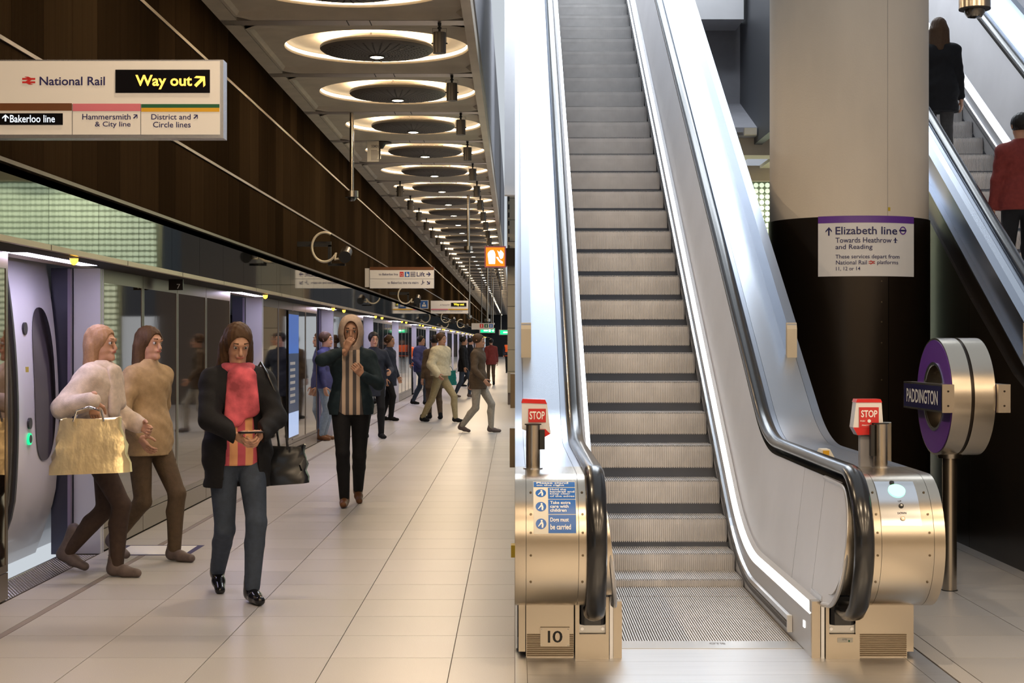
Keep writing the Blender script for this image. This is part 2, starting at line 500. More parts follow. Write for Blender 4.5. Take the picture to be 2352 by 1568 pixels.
# ceiling of concrete bays over the platform
ceiling = thing('ceiling', kind='structure')
NB = 56
def bay_mesh(name, xl, xr, cx, R=0.975, ny=2.76):
    """one concrete bay with a sunk field and a round recess; origin at the lamp axis on the ceiling plane"""
    mb = MB(); n = 48
    sq = []
    x0, x1, y0, y1 = xl - cx, xr - cx, -ny / 2, ny / 2
    def ring(ix0, ix1, iy0, iy1, z):
        out = []
        for i in range(n):
            a = 2 * PI * i / n; c, s_ = math.cos(a), math.sin(a)
            t = min((ix1 / c if c > 1e-9 else ix0 / c if c < -1e-9 else 1e9), (iy1 / s_ if s_ > 1e-9 else iy0 / s_ if s_ < -1e-9 else 1e9))
            out.append((c * t, s_ * t, z))
        return out
    rings = [ring(x0, x1, y0, y1, 0), ring(x0 + .26 if x0 < -1.2 else x0 + .03, x1 - .005, y0 + .13, y1 - .13, 0), ring(x0 + .34 if x0 < -1.2 else x0 + .06, x1 - .005, y0 + .20, y1 - .20, .035)]
    rc = min(R, min(-x0, x1) - .01) if False else R
    def circ(r, z): return [(r * math.cos(2 * PI * i / n), r * math.sin(2 * PI * i / n), z) for i in range(n)]
    rings += [circ(R, .036), circ(R - .012, .10)]
    vs = [p for r in rings for p in r]; fs = []
    for j in range(len(rings) - 1):
        for i in range(n): fs.append((j * n + i, (j + 1) * n + i, (j + 1) * n + (i + 1) % n, j * n + (i + 1) % n))
    mb.add(vs, fs)
    return mb
XL = -1.465
bayA = bay_mesh('bay', XW + .17, -0.49, XL).build('ceiling_bay', 'concrete', ceiling, local=True, smooth=True, angle=30)
bayA.location = (XL, 16.81, ZC)
domeA = MB().lathe([(.966, .098), (.93, .118), (.70, .135), (.40, .14), (.01, .14)], (0, 0, 0), 48).build('dome', 'dome', bayA, local=True, smooth=True)
tray_m = MB().box(0, 2.34, -.115, .115, -.003, .04)
trayA = tray_m.build('ceiling_tray', 'tray', ceiling, local=True); trayA.location = (XW, 15.31, ZC)
stripA = MB().box(0, .162, -1.375, 1.375, 0, .05).build('edge_strip', 'concrete', ceiling, local=True); stripA.location = (XW, 16.81, ZC)
LAMP_Y = [16.81 + 3.0 * k for k in range(-7, NB - 3)]
for y in LAMP_Y:
    if abs(y - 16.81) < .01: continue
    b = link_copy(bayA, (XL, y, ZC)); d = link_copy(domeA, parent=b)
    link_copy(trayA, (XW, y - 1.5, ZC)); link_copy(stripA, (XW, y, ZC))
# joints seen across the near trays
for y in LAMP_Y[6:14]:
    MB().box(-1.62, -1.61, y - 1.615, y - 1.385, ZC - .0045, ZC + .0).box(-1.40, -1.39, y - 1.615, y - 1.385, ZC - .0045, ZC + .0).build('tray_joint', 'black', ceiling)
MB().box(XW - .3, -.47, -9, LEN, ZC + .26, ZC + .45).build('slab', 'concrete', ceiling)
# ceiling over the hall in front of the escalators (behind and above the camera)
bayB = bay_mesh('bay', -.47, 2.53, 1.03).build('ceiling_bay', 'concrete', ceiling, local=True, smooth=True, angle=30)
bayB.location = (1.03, 4.81, ZC); domeB = link_copy(domeA, parent=bayB)
for bx in (1.03, 4.03, 7.03):
    for y in (-4.19, -1.19, 1.81, 4.81):
        if not (bx == 1.03 and y == 4.81):
            b = link_copy(bayB, (bx, y, ZC)); link_copy(domeA, parent=b)
        MB().box(bx - 1.5, bx + 1.5, y - 1.615, y - 1.385, ZC + .012, ZC + .05).build('ceiling_tray', 'tray', ceiling)
MB().box(-.47, 8.6, -9, 6.3, ZC + .26, ZC + .45).build('slab', 'concrete', ceiling)
MB().box(-.47, 8.6, 6.2, 6.32, ZC - .02, ZC + .6).build('void_edge', 'fascia', ceiling)

# edge of the void over the escalators
trim_2 = thing('trim_2', kind='structure')
MB().box(-.49, -.40, 6.3, LEN, ZC - .03, ZC + .17).build('void_edge', 'concrete_pale', trim_2)
y = 9.0
fm = MB().box(-.045, 0, .006, 2.994, 0, 2.3).build('fascia_panel', 'fascia', trim_2, local=True); fm.location = (-.40, y, ZC + .17)
for k in range(1, 16):
    o = link_copy(fm, (-.40, y + 3 * k, ZC + .17))
MB().box(-.40, -.385, 9, 57, ZC + .17, ZC + 2.47).build('fascia_frame', 'grey', trim_2)
# far end of the platform
wall_back = MB().box(-3.4, 14, LEN, LEN + .3, 0, 8).build('wall_back', 'black'); tag(wall_back, kind='structure')
MB().box(-.30, 14, 60, 60.3, 2.6, 9).build('wall_far', 'grey_dark')
tag(bpy.data.objects['wall_far'], kind='structure')
wall_rear = MB().box(-3.4, 14, -9.2, -9, 0, ZC).build('wall_rear', 'concrete'); tag(wall_rear, kind='structure')
wall_side = MB().box(8.6, 8.8, -9, 30, 0, 13).build('wall_side', 'grey'); tag(wall_side, kind='structure')

# stone block pier seen past the escalator
wall_pier = thing('wall_pier', kind='structure')
MB().box(-.19, 3.0, 41.05, 42.2, 0, 10).build('pier_core', 'grout', wall_pier)
bm = None
for r in range(13):
    z0 = .30 + r * .56
    for c in range(2):
        x0 = -.20 + c * .62 + (.0 if r % 2 else -.0)
        if bm is None:
            bm = MB().box(.005, .61, 0, .06, .006, .554).build('block', 'block', wall_pier, local=True); o = bm
        else: o = link_copy(bm)
        o.location = (x0, 41.0, z0)
MB().box(-.22, 1.0, 40.7, 41.0, 7.66, 10.2).build('dark_beam', 'black', wall_pier)
for k in range(16):
    MB().box(-.175, -.145, 40.9, 41.0, 4.0 + k * .21, 4.12 + k * .21).build('bracket', 'black', wall_pier)

# background behind the escalators: slab edge, grey recess, pale perforated wall
wall_front = thing('wall_front', kind='structure')
MB().box(.2, 8.6, 24.0, 24.5, 4.44, 4.70).build('slab_edge', 'cream', wall_front)
MB().box(.2, 8.6, 23.7, 24.6, 4.70, 4.82).build('ledge_lip', 'grey', wall_front)
MB().add([(.2, 23.7, 4.82), (8.6, 23.7, 4.82), (8.6, 25.5, 5.45), (.2, 25.5, 5.45)], [(0, 1, 2, 3)]).build('sloping_ledge', 'grey', wall_front)
MB().box(.2, 8.6, 25.5, 25.7, 4.8, 6.75).build('recess_wall', 'grey', wall_front)
MB().box(.2, 3.55, 24.6, 25.7, 6.62, 8.0).build('bright_bulkhead', 'alu', wall_front)
MB().box(3.62, 3.74, 22.3, 25.6, 4.6, 9.0).build('side_panel', 'grey_dark', wall_front)
MB().box(.2, 3.4, 23.64, 23.70, 4.74, 4.81).build('small_box', 'grey', wall_front)
MB().box(3.42, 3.60, 23.60, 23.70, 4.70, 4.80).build('lip_block', 'cream', wall_front)
MB().box(.2, 8.6, 26.1, 26.3, 0, 4.5).build('frame_sheet', 'perf_back', wall_front)
MB().box(.2, 8.6, 25.95, 26.1, 4.25, 4.5).build('head_band', 'cream', wall_front)
dm = MB(); n = 8
for ix in range(int(8.2 / .094)):
    for iz in range(44):
        cx_, cz_ = .3 + ix * .094, .15 + iz * .094
        b = len(dm.v)
        dm.v.extend([(cx_ + .042 * math.cos(2 * PI * i / n), 26.085, cz_ + .042 * math.sin(2 * PI * i / n)) for i in range(n)])
        dm.f.append(tuple(b + i for i in range(n)))
o = dm.build('glass_discs', 'perf', wall_front); tag(o, kind='stuff')
MB().box(4.40, 4.47, 25.6, 25.95, 0, 4.4).build('mullion', 'cream', wall_front)
MB().box(-.2, 8.6, 30, 30.3, 4.4, 13).build('upper_wall', 'alu', wall_front)
# lamps added behind the slab edge to brighten the pale perforated wall
for i, x in enumerate((1.4, 3.0, 4.6)):
    t = thing('added_wall_lamp', 'added lamp in slab edge brightening the perforated wall, %s from left' % ('first', 'second', 'third')[i], 'ceiling light', (x, 25.0, 4.44), 'lamps added to brighten the perforated wall')
    MB().box(x - .6, x + .6, 24.55, 25.9, 4.45, 4.5).build('housing', 'cream', t)
    MB().cyl((x, 25.3, 4.45), (x, 25.3, 4.44), .10, .10, 20).build('lens', 'lamp', t)
    d = bpy.data.lights.new('added_wall_glow', 'SPOT'); d.energy = 120; d.color = (1, .9, .72); d.spot_size = 2.6; d.shadow_soft_size = .1
    l = bpy.data.objects.new('added_wall_glow', d); COL.objects.link(l); l.location = (x, 25.3, 4.42)
# ------------------------------------------------------------------ platform screens, doors and lights
PITCH = 7.68
def ordn(n):
    if 10 < n % 100 < 14: return '%dth' % n
    return '%d%s' % (n, {1: 'st', 2: 'nd', 3: 'rd'}.get(n % 10, 'th'))
ND = 20
ORD = ['first', 'second', 'third', 'fourth', 'fifth', 'sixth', 'seventh', 'eighth', 'ninth', 'tenth', 'eleventh', 'twelfth',
       'thirteenth', 'fourteenth', 'fifteenth', 'sixteenth', 'seventeenth', 'eighteenth', 'nineteenth', 'twentieth']
def screen_bay(yb):
    t = thing('platform_screen', loc=(XG, yb, 0))
    for k in range(4):
        y0, y1 = yb + k * 1.37 + .006, yb + (k + 1) * 1.37 - .006
        if k == 0: y0 = yb + .06
        MB().box(XG - .035, XG - .004, y0 + .04, y1 - .04, .225, 2.06).build('pane', 'pane', t)
        f = MB().box(XG - .04, XG, y0, y0 + .04, .18, 2.165).box(XG - .04, XG, y1 - .04, y1, .18, 2.165)
        f.box(XG - .04, XG, y0 + .04, y1 - .04, .18, .225).box(XG - .04, XG, y0 + .04, y1 - .04, 2.06, 2.165).build('pane_frame', 'kick', t)
        MB().box(XG - .04, XG, y0, y1, .012, .174).build('kick_plate', 'kick', t)
    MB().box(XG - .06, XG - .041, yb + .02, yb + 5.46, 0, 2.165).build('screen_back', 'black', t)
    return t
def doorway(yb):
    """jambs at the far end of an open doorway that begins at yb-2.3 and ends at yb"""
    t = thing('door_1', loc=(XG, yb, 0), kind='structure')
    MB().box(XG - .20, XG + .002, yb - .02, yb + .05, 0, 2.165).build('jamb', 'jamb', t)
    MB().box(XG - .36, XG - .205, yb - .06, yb + .05, 0, 2.165).build('sliding_leaf', 'jamb_dark', t)
    MB().box(XG - .225, XG - .203, yb - .10, yb - .06, 0.02, 2.16).build('leaf_edge', 'trainpurple', t)
    MB().box(XG - .004, XG + .006, yb + .05, yb + .066, 0, 2.165).build('jamb_edge', 'jamb', t)
    th = MB().box(XG - .27, XG - .006, yb - 2.3, yb - .10, -.02, .002).build('threshold', 'steel', t)
    MB().box(XG - .275, XG - .262, yb - 2.3, yb - .10, -.02, .006).build('threshold_edge', 'steel_bright', th)
    if yb < 13:
        d = MB()
        for i in range(11):
            for j in range(92):
                x, y_ = XG - .25 + i * .0225 + (j % 2) * .011, yb - 2.27 + j * .0235
                d.add([(x - .007, y_, .003), (x, y_ - .007, .003), (x + .007, y_, .003), (x, y_ + .007, .003), (x, y_, .0055)], [(0, 1, 4), (1, 2, 4), (2, 3, 4), (3, 0, 4)])
        tag(d.build('tread_studs', 'comb', th), kind='stuff')
    return t
Y0 = 12.05
s0 = screen_bay(Y0); d0 = doorway(Y0)
tag(s0, 'smoked glass platform screen running from first to second doorway', 'screen', 'platform screens along the track side')
MB().box(-.0, -.0, 0, 0, 0, 0)
for k in range(-1, ND):
    if k == 0: continue
    yb = Y0 + PITCH * k
    s = copy_tree(s0, (XG, yb, 0))
    if k < 0: lab = 'smoked glass platform screen at left picture edge, nearest the camera'
    elif k < 6: lab = 'smoked glass platform screen running from %s to %s doorway' % (ORD[k], ORD[k + 1])
    else: lab = 'narrow far off platform screen, %s counted from the near end' % ordn(k + 1)
    tag(s, lab, 'screen', 'platform screens along the track side')
    if k >= 0:
        d = copy_tree(d0, (XG, yb, 0)); d.name = 'door_%d' % (k + 1)
        for ch in d.children:
            for g in list(ch.children): bpy.data.objects.remove(g)
# soffit strip lights over the doorways
sl = MB().box(-.06, .06, 0, 1.66, -.006, .001).build('strip_light', None)
sl.data.materials.append(M['led_cool'])
sl.location = (-3.09, Y0 - 2.22, ZS)
for k in range(ND):
    o = sl if k == 0 else link_copy(sl, (-3.09, Y0 - 2.22 + PITCH * k, ZS))
    tag(o, 'white strip light in the soffit over the %s doorway' % ORD[k] if k < 7 else 'tiny far off strip light over the %s doorway' % ordn(k + 1), 'light', 'strip lights over platform doors')
# amber beacons
bc = thing('beacon_light', loc=(-2.90, 10.42, ZS))
MB().cyl((0, 0, 0), (0, 0, -.012), .032, .03, 16).build('base', 'ledge', bc, local=True)
MB().lathe([(.028, -.012), (.026, -.035), (.015, -.05), (.001, -.055)], (0, 0, 0), 16).build('lens', 'amber', bc, local=True, smooth=True)
spots = [(0, 10.42)] + [(1, 18.4)] + [(k, Y0 + PITCH * k + dy) for k in range(2, ND) for dy in (-2.15, -.55)]
for i, (k, y) in enumerate(spots):
    o = bc if i == 0 else copy_tree(bc, (-2.90, y, ZS))
    side = '' if k < 2 else ('near end of ' if i % 2 == 0 else 'far end of ')
    tag(o, ('glowing amber beacon lamp under soffit, %sthe %s doorway' % (side, ORD[k])) if k < 7 else 'tiny amber beacon dot, %sthe %s doorway' % (side, ordn(k + 1)), 'beacon', 'amber beacons over platform doors')
# number plaque hung below the soffit
pq = thing('number_plaque', 'small dark plaque with a white 7 hung under the soffit', 'sign', (-3.0, 14.0, 2.05))
MB().box(-3.06, -2.935, 14.0, 14.03, 2.065, 2.16).build('board', 'bronze_dark', pq)
px_text('numeral', 'white', pq, '7', 406, 414, 652, 663, 14.0)
# floor sticker
fsx = thing('floor_sticker', 'white floor sticker with dark border in front of the first doorway', 'sticker', (-2.4, 12.3, 0))
def fpt(x, y): D = F * EYE / (y - VY); return ((x - VX) * D / F, D)
q = [fpt(x, y) for x, y in ((247, 1275), (433, 1275), (470, 1252), (286, 1252))]
MB().prism(q, 'z', 0.0, .0016).build('border', 'navy', fsx)
q = [fpt(x, y) for x, y in ((263, 1273.5), (422, 1273.5), (453, 1253.5), (300, 1253.5))]
MB().prism(q, 'z', 0.0016, .0026).build('face', 'white', fsx)

# ------------------------------------------------------------------ train behind the doors
train = thing('train', 'white train with open plug door seen through the first doorway', 'train', (-3.6, 12, 0))
def tx(z):  # bulging side profile
    return -3.47 - 0.10 * ((z - 1.05) / 1.15) ** 2 - (0.10 * max(0, .45 - z) / .45 if z < .45 else 0)
zs = [.02 + i * 2.42 / 22 for i in range(23)]
def train_side(y0, y1, dx, z0=.02, z1=2.44, th=.03):
    zz = [z0 + i * (z1 - z0) / 20 for i in range(21)]
    return MB().prism([(tx(z) + dx, z) for z in zz] + [(tx(z) + dx - th, z) for z in reversed(zz)], 'y', y0, y1)
fixn(train_side(9.3, 9.35, 0).build('door_post', 'trainpurple', train))
fixn(train_side(11.10, 34, -.03).build('body_side', 'trainwhite', train, smooth=True))
fixn(train_side(11.97, 34, -.027, .85, 1.95, .02).build('window_band', 'traindark', train, smooth=True))
leaf = fixn(train_side(10.98, 11.95, .03).build('door_leaf', 'trainwhite', train, smooth=True))
fixn(train_side(10.945, 10.98, .034).build('door_gasket', 'gasket', leaf, smooth=True))
fixn(train_side(10.90, 10.945, .012).build('leading_edge', 'steel', leaf, smooth=True))
fixn(train_side(10.84, 10.90, .0).build('inner_seal', 'gasket', leaf, smooth=True))
# tall oval window in the leaf
wn = MB(); pts = []
for i in range(40):
    a = 2 * PI * i / 40
    c_, s_ = math.cos(a), math.sin(a)
    yy = 11.60 + .255 * math.copysign(abs(c_) ** .8, c_); zz = 1.30 + .56 * math.copysign(abs(s_) ** .62, s_)
    pts.append((tx(zz) + .036, yy, zz))
wn.add(pts + [(tx(1.30) + .036, 11.60, 1.30)], [(i, (i + 1) % 40, 40) for i in range(40)])
wn.build('leaf_window', 'traindark', leaf, smooth=True)
for yy, zz, r, m_ in ((11.20, 1.70, .045, 'gasket'), (11.21, 1.03, .04, 'gasket'), (11.21, .92, .042, 'greenlit'), ):
    b = MB().cyl((tx(zz) + .03, yy, zz), (tx(zz) + .045, yy, zz), r, r, 20).build('door_button', m_, leaf)
    if m_ == 'greenlit': MB().cyl((tx(zz) + .045, yy, zz), (tx(zz) + .048, yy, zz), r * .7, r * .7, 20).build('door_button_cap', 'gasket', leaf)
MB().box(tx(1.45) + .03, tx(1.45) + .033, 11.17, 11.24, 1.36, 1.43).build('warning_label', 'yellowpl', leaf)
MB().box(tx(1.3) + -.004, tx(1.3) + .0, 12.02, 12.35, 1.25, 1.55).build('poster', 'paper', train)
MB().box(-5.2, -3.62, 9.35, 10.9, .0, .04).build('vestibule_floor', 'strip_floor', train)
MB().box(-5.3, -5.2, 8.5, 12.0, .0, 2.4).build('far_interior', 'trainpurple', train)
MB().cyl((-4.0, 10.3, .04), (-4.0, 10.3, 2.2), .018, .018, 12).build('grab_pole', 'yellowpl', train)
MB().box(-5.2, -3.6, 10.9, 11.0, .0, 2.4).build('draught_screen', 'trainpurple', train)
MB().box(-5.2, -3.5, 9.3, 12, 2.38, 2.5).build('cove', 'trainwhite', train)
wall_track = MB().box(-6.6, -6.5, -9, LEN, -.6, 5).build('wall_track', 'void'); tag(wall_track, kind='structure')

# ------------------------------------------------------------------ ceiling fittings
dl = thing('dish_light', loc=(XL, 16.81, ZC - .03))
MB().lathe([(.01, .045), (.25, .06), (.52, .085), (.585, .088), (.60, .07), (.60, .045), (.57, .022), (.40, -.004), (.20, -.018), (.09, -.022)], (0, 0, 0), 48).build('dish', 'dish', dl, local=True, smooth=True, angle=35)
hm = MB()
for r in [.13 + .034 * i for i in range(13)]:
    for i in range(36):
        a = 2 * PI * (i + (0)) / 36
        zz = np.interp(r, [.09, .20, .40, .57], [-.022, -.018, -.004, .022]) - .0015
        c_ = (r * math.cos(a), r * math.sin(a))
        hr = .0075 + .004 * (r / .55)
        b = len(hm.v)
        hm.v.extend([(c_[0] + hr * math.cos(2 * PI * q_ / 6), c_[1] + hr * math.sin(2 * PI * q_ / 6), zz) for q_ in range(6)])
        hm.f.append(tuple(b + q_ for q_ in range(5, -1, -1)))
tag(hm.build('perforation', 'hole', dl, local=True), kind='stuff')
MB().lathe([(.09, -.022), (.088, -.034), (.07, -.036)], (0, 0, 0), 24).build('bezel', 'dish', dl, local=True, smooth=True)
MB().lathe([(.072, -.034), (.05, -.040), (.001, -.042)], (0, 0, 0), 20).build('lens', 'lamp', dl, local=True, smooth=True)
MB().lathe([(.40, .0905), (.56, .0915)], (0, 0, 0), 40).build('uplight', 'uplight', dl, local=True)
MB().lathe([(.9615, .088), (.9595, .124)], (0, 0, 0), 48).build('cove_strip', 'cove', dl, local=True)
for i in range(3):
    a = 2 * PI * i / 3 + .4
    MB().cyl((.3 * math.cos(a), .3 * math.sin(a), .06), (.3 * math.cos(a), .3 * math.sin(a), .17), .008, .008, 8).build('hanger', 'pendant', dl, local=True)
# the downlight lamp itself
def spot_for(o, power):
    d = bpy.data.lights.new('downlight', 'AREA'); d.shape = 'DISK'; d.size = .14; d.energy = power; d.color = WARM
    l = bpy.data.objects.new('downlight', d); COL.objects.link(l); l.parent = o; l.location = (0, 0, -.06)
n_ = 0
all_lamps = [(XL, y) for y in LAMP_Y] + [(bx, y) for bx in (1.03, 4.03, 7.03) for y in (-4.19, -1.19, 1.81, 4.81)]
dish_src = dl
for i, (x, y) in enumerate(all_lamps):
    o = dl if (x == XL and abs(y - 16.81) < .01) else copy_tree(dl, (x, y, ZC - .03))
    vis = round((y - 13.81) / 3.0)
    if x != XL or y < 13: lab, g = 'dish ceiling light out of view, %s row back, %s from the left' % (ordn(int(round((13.81 - y) / 3))), ordn(1 + int(round((x - XL) / 2.8)))), 'dish lights over the near hall'
    elif vis == 0: lab, g = 'nearest dish ceiling light, only its pale recess rim showing at top edge', 'dish lights along the platform ceiling'
    elif vis <= 12: lab, g = '%s perforated dish ceiling light in the row from the near end' % ORD[vis - 1], 'dish lights along the platform ceiling'
    else: lab, g = 'tiny distant dish light, %s in the ceiling row' % ordn(vis), 'dish lights along the platform ceiling'
    tag(o, lab, 'ceiling light', g)
for o in [o for o in bpy.data.objects if o.name.startswith('dish_light')]:
    if o.location.y < 45: spot_for(o, LAMP_W * (1.9 if o.location.x > 0 else 1.0))
    elif o.location.y < 125 and int(round((o.location.y - 16.81) / 3)) % 3 == 0: spot_for(o, LAMP_W * 3)
# pendant loudspeakers under the trays
pn = thing('pendant_speaker', loc=(-.73, 15.31, ZC))
MB().cyl((0, 0, .012), (0, 0, -.03), .02, .016, 12).cyl((0, 0, -.03), (0, 0, -.10), .012, .012, 10).cyl((0, 0, -.045), (0, 0, -.06), .02, .02, 10).build('stem', 'black', pn, local=True)
MB().tube([(-.068, 0, -.20), (-.068, 0, -.055), (.068, 0, -.055), (.068, 0, -.20)], .0022, 6).build('yoke', 'pendant', pn, local=True)
body = MB()
prof = []
for i in range(32):
    a = 2 * PI * i / 32; r = .0615 + (.0025 if i % 2 else 0)
    prof.append((r * math.cos(a), r * math.sin(a)))
body.prism(prof, 'z', -.295, -.095)
fixn(body.build('body', 'pendant', pn, local=True))
MB().cyl((-.078, 0, -.20), (.078, 0, -.20), .007, .007, 8).build('pivot', 'black', pn, local=True)
k = 0
for i, y in enumerate([15.31 + 3.0 * j for j in range(24)]):
    o = pn if i == 0 else copy_tree(pn, (-.73, y, ZC))
    tag(o, ('%s grey cylinder speaker in the right hand ceiling row' % ORD[i]) if i < 10 else 'far grey cylinder speaker, %s in the right hand ceiling row' % ordn(i + 1), 'speaker', 'pendant speakers right row')
    if i >= 5:
        o = copy_tree(pn, (-2.2, y, ZC))
        tag(o, ('%s grey cylinder speaker in the left hand ceiling row' % ORD[i - 5]) if i < 15 else 'far grey cylinder speaker, %s in the left hand ceiling row' % ordn(i - 4), 'speaker', 'pendant speakers left row')
# hanging camera rods
def camrod(x, y, zb, label, r=.028, top=ZC):
    t = thing('hanging_camera', label, 'camera', (x, y, zb))
    MB().cyl((x, y, zb + .14), (x, y, top), r, r, 16).build('rod', 'steel', t, smooth=True)
    MB().cyl((x, y, zb + .14), (x, y, zb + .055), .088, .088, 24).build('housing', 'steel', t, smooth=True)
    MB().cyl((x, y, zb + .057), (x, y, zb + .05), .089, .088, 24).build('rim', 'black', t)
    MB().lathe([(.058, .052), (.056, .03), (.04, .008), (.001, 0)], (x, y, zb), 20).build('dome', 'glassdome', t, smooth=True)
    return t
camrod(-2.195, 21.3, 3.50, 'dome camera on steel rod beside the bronze wall, nearest on the left')
camrod(-.98, 33.2, 3.48, 'dome camera on steel rod hanging mid ceiling left of orange sign', .03)
camrod(-.83, 47.5, 2.18, 'dome camera on long thin rod below the orange sign', .03)
camrod(-1.65, 57.31, 2.45, 'thin camera rod hanging beside the far way out sign', .03)
camrod(-1.05, 75, 2.4, 'very distant camera rod in the gap below the ceiling', .03)
camrod(2.61, 9.0, 3.44, 'large steel dome camera hanging at the top right corner', .03)
# sounder with paper tag under the tray
sd = thing('ceiling_detector', 'dark ceiling detector with white paper tag hanging from it', 'detector', (-2.03, 24.4, ZC))
MB().cyl((-2.05, 24.4, ZC + .01), (-2.05, 24.4, ZC - .02), .15, .15, 24).cyl((-2.08, 24.4, ZC - .02), (-2.08, 24.4, ZC - .10), .10, .05, 20).cyl((-2.09, 24.4, ZC - .10), (-2.09, 24.4, ZC - .26), .02, .02, 10).build('detector_body', 'bronze_dark', sd)
MB().box(-2.243, -2.066, 24.05, 24.052, 4.35, 4.66).build('paper_tag', 'paper', sd)
px_text('tag_heading', 'printgrey', sd, 'SIEMENS', 853, 872, 332.5, 339, 24.05, .002, .01)
pm = MB()
for i in range(8):
    px_poly(pm, [(852, 345 + i * 3.1), (852 + 14 + (i * 5) % 6, 345 + i * 3.1), (852 + 14 + (i * 5) % 6, 346.1 + i * 3.1), (852, 346.1 + i * 3.1)], 24.05, .002)
tag(pm.build('small_print', 'printgrey', sd), kind='stuff')
# wall cameras with looped conduit
def wallcam(y, z, label, det=True):
    t = thing('wall_camera', label, 'camera', (XW, y, z))
    x0 = XW
    MB().box(x0, x0 + .44, y - .02, y + .02, z + .10, z + .165).build('bracket_arm', 'black', t)
    MB().box(x0 + .40, x0 + .44, y - .02, y + .02, z - .13, z + .12).box(x0 + .40, x0 + .62, y - .02, y + .02, z - .15, z - .12).build('bracket_drop', 'black', t)
    pts = []
    for i in range(25):
        a = math.radians(60 + i * 11.5)
        pts.append((x0 + .36 + .155 * math.cos(a) * 1.05, y - .06, z + .09 + .19 * math.sin(a)))
    pts += [(x0 + .50, y - .08, z - .07), (x0 + .60, y - .09, z - .05)]
    MB().tube(pts, .016, 8).build('conduit', 'ivory', t, smooth=True)
    MB().cyl((x0 + .63, y + .10, z + .04), (x0 + .63, y - .16, z - .04), .075, .07, 20).build('camera_body', 'bronze_dark', t, smooth=True)
    MB().cyl((x0 + .63, y - .15, z - .037), (x0 + .64, y - .19, z - .048), .078, .078, 20).build('hood', 'black', t, smooth=True)
    return t
wallcam(20.6, 2.75, 'wall camera with ivory conduit loop above the second doorway')
wallcam(35.7, 2.58, 'wall camera with ivory conduit loop between the two hanging signs')
wallcam(56.5, 2.42, 'small wall camera with conduit loop under the far way out sign')
wallcam(72.0, 2.38, 'far wall camera on black bracket right of the way out sign')
# ------------------------------------------------------------------ escalators
YI, RB = 10.57, 2.5
YS = YI - RB * math.tan(math.radians(15)); YE = YS + RB * .5
T30 = math.tan(math.radians(30))
NC, NY = .63, 7.85           # newel axis height and depth
YTOP = 25.2
def base_z(y):
    if y < YS: return 0.0
    if y < YE: return RB - math.sqrt(RB * RB - (y - YS) ** 2)
    return (y - YI) * T30
def track(h, ytop=YTOP, newel=True, yend=None, ext=None):
    """(y, z, ny, nz) along the balustrade at height h, from the top of the incline down and around the newel"""
    out = []
    n30 = (-.5, math.cos(PI / 6))
    for y in np.linspace(ytop, YE, 14): out.append((y + h * n30[0], (y - YI) * T30 + h * n30[1], *n30))
    for a in np.linspace(PI / 6, 0, 13)[1:]:
        n = (-math.sin(a), math.cos(a)); out.append((YS + RB * math.sin(a) + h * n[0], RB * (1 - math.cos(a)) + h * n[1], *n))
    if not newel:
        ye = yend if yend is not None else 8.05
        for y in np.linspace(YS, ye, 4)[1:]: out.append((y, h, 0, 1))
        return out
    for y in np.linspace(YS, NY, 6)[1:]: out.append((y, h, 0, 1))
    r = h - NC
    for a in np.linspace(0, PI, 25)[1:]: out.append((NY - r * math.sin(a), NC + r * math.cos(a), -math.sin(a), math.cos(a)))
    if ext: out.append((NY + ext, NC - r, 0, -1))
    return out
def sweep(path, sec, closed=True):
    """sec: list of (x, dh)"""
    mb = MB(); n = len(sec); vs = []
    for (y, z, ny, nz) in path:
        for x, d in sec: vs.append((x, y + ny * d, z + nz * d))
    fs = []
    m = n if closed else n - 1
    for i in range(len(path) - 1):
        for k in range(m): fs.append((i * n + k, i * n + (k + 1) % n, (i + 1) * n + (k + 1) % n, (i + 1) * n + k))
    if closed: fs += [tuple(range(n - 1, -1, -1)), tuple((len(path) - 1) * n + k for k in range(n))]
    mb.add(vs, fs); return mb

# one step mesh with cleats, shared by every step
STW = .955
def step_parts(parent):
    n = 68; p = STW / n
    t = MB(); t.box(.545, 1.50, .006, .40, -.05, -.010)
    for i in range(n):
        x = .545 + p * i
        t.box(x, x + p * .5, 0.0, .396, -.011, 0)
    r = MB(); r.box(.545, 1.50, .010, .03, -.26, -.012)
    for i in range(n):
        x = .545 + p * i
        r.box(x, x + p * .5, 0.0, .011, -.255, -.004)
    return t, r
_tm, _rm = step_parts(None)
STEP_T = _tm.build('tread', 'step', None); STEP_R = _rm.build('riser', 'step', None)
step_tread_mesh, step_riser_mesh = STEP_T.data, STEP_R.data
bpy.data.objects.remove(STEP_T); bpy.data.objects.remove(STEP_R)

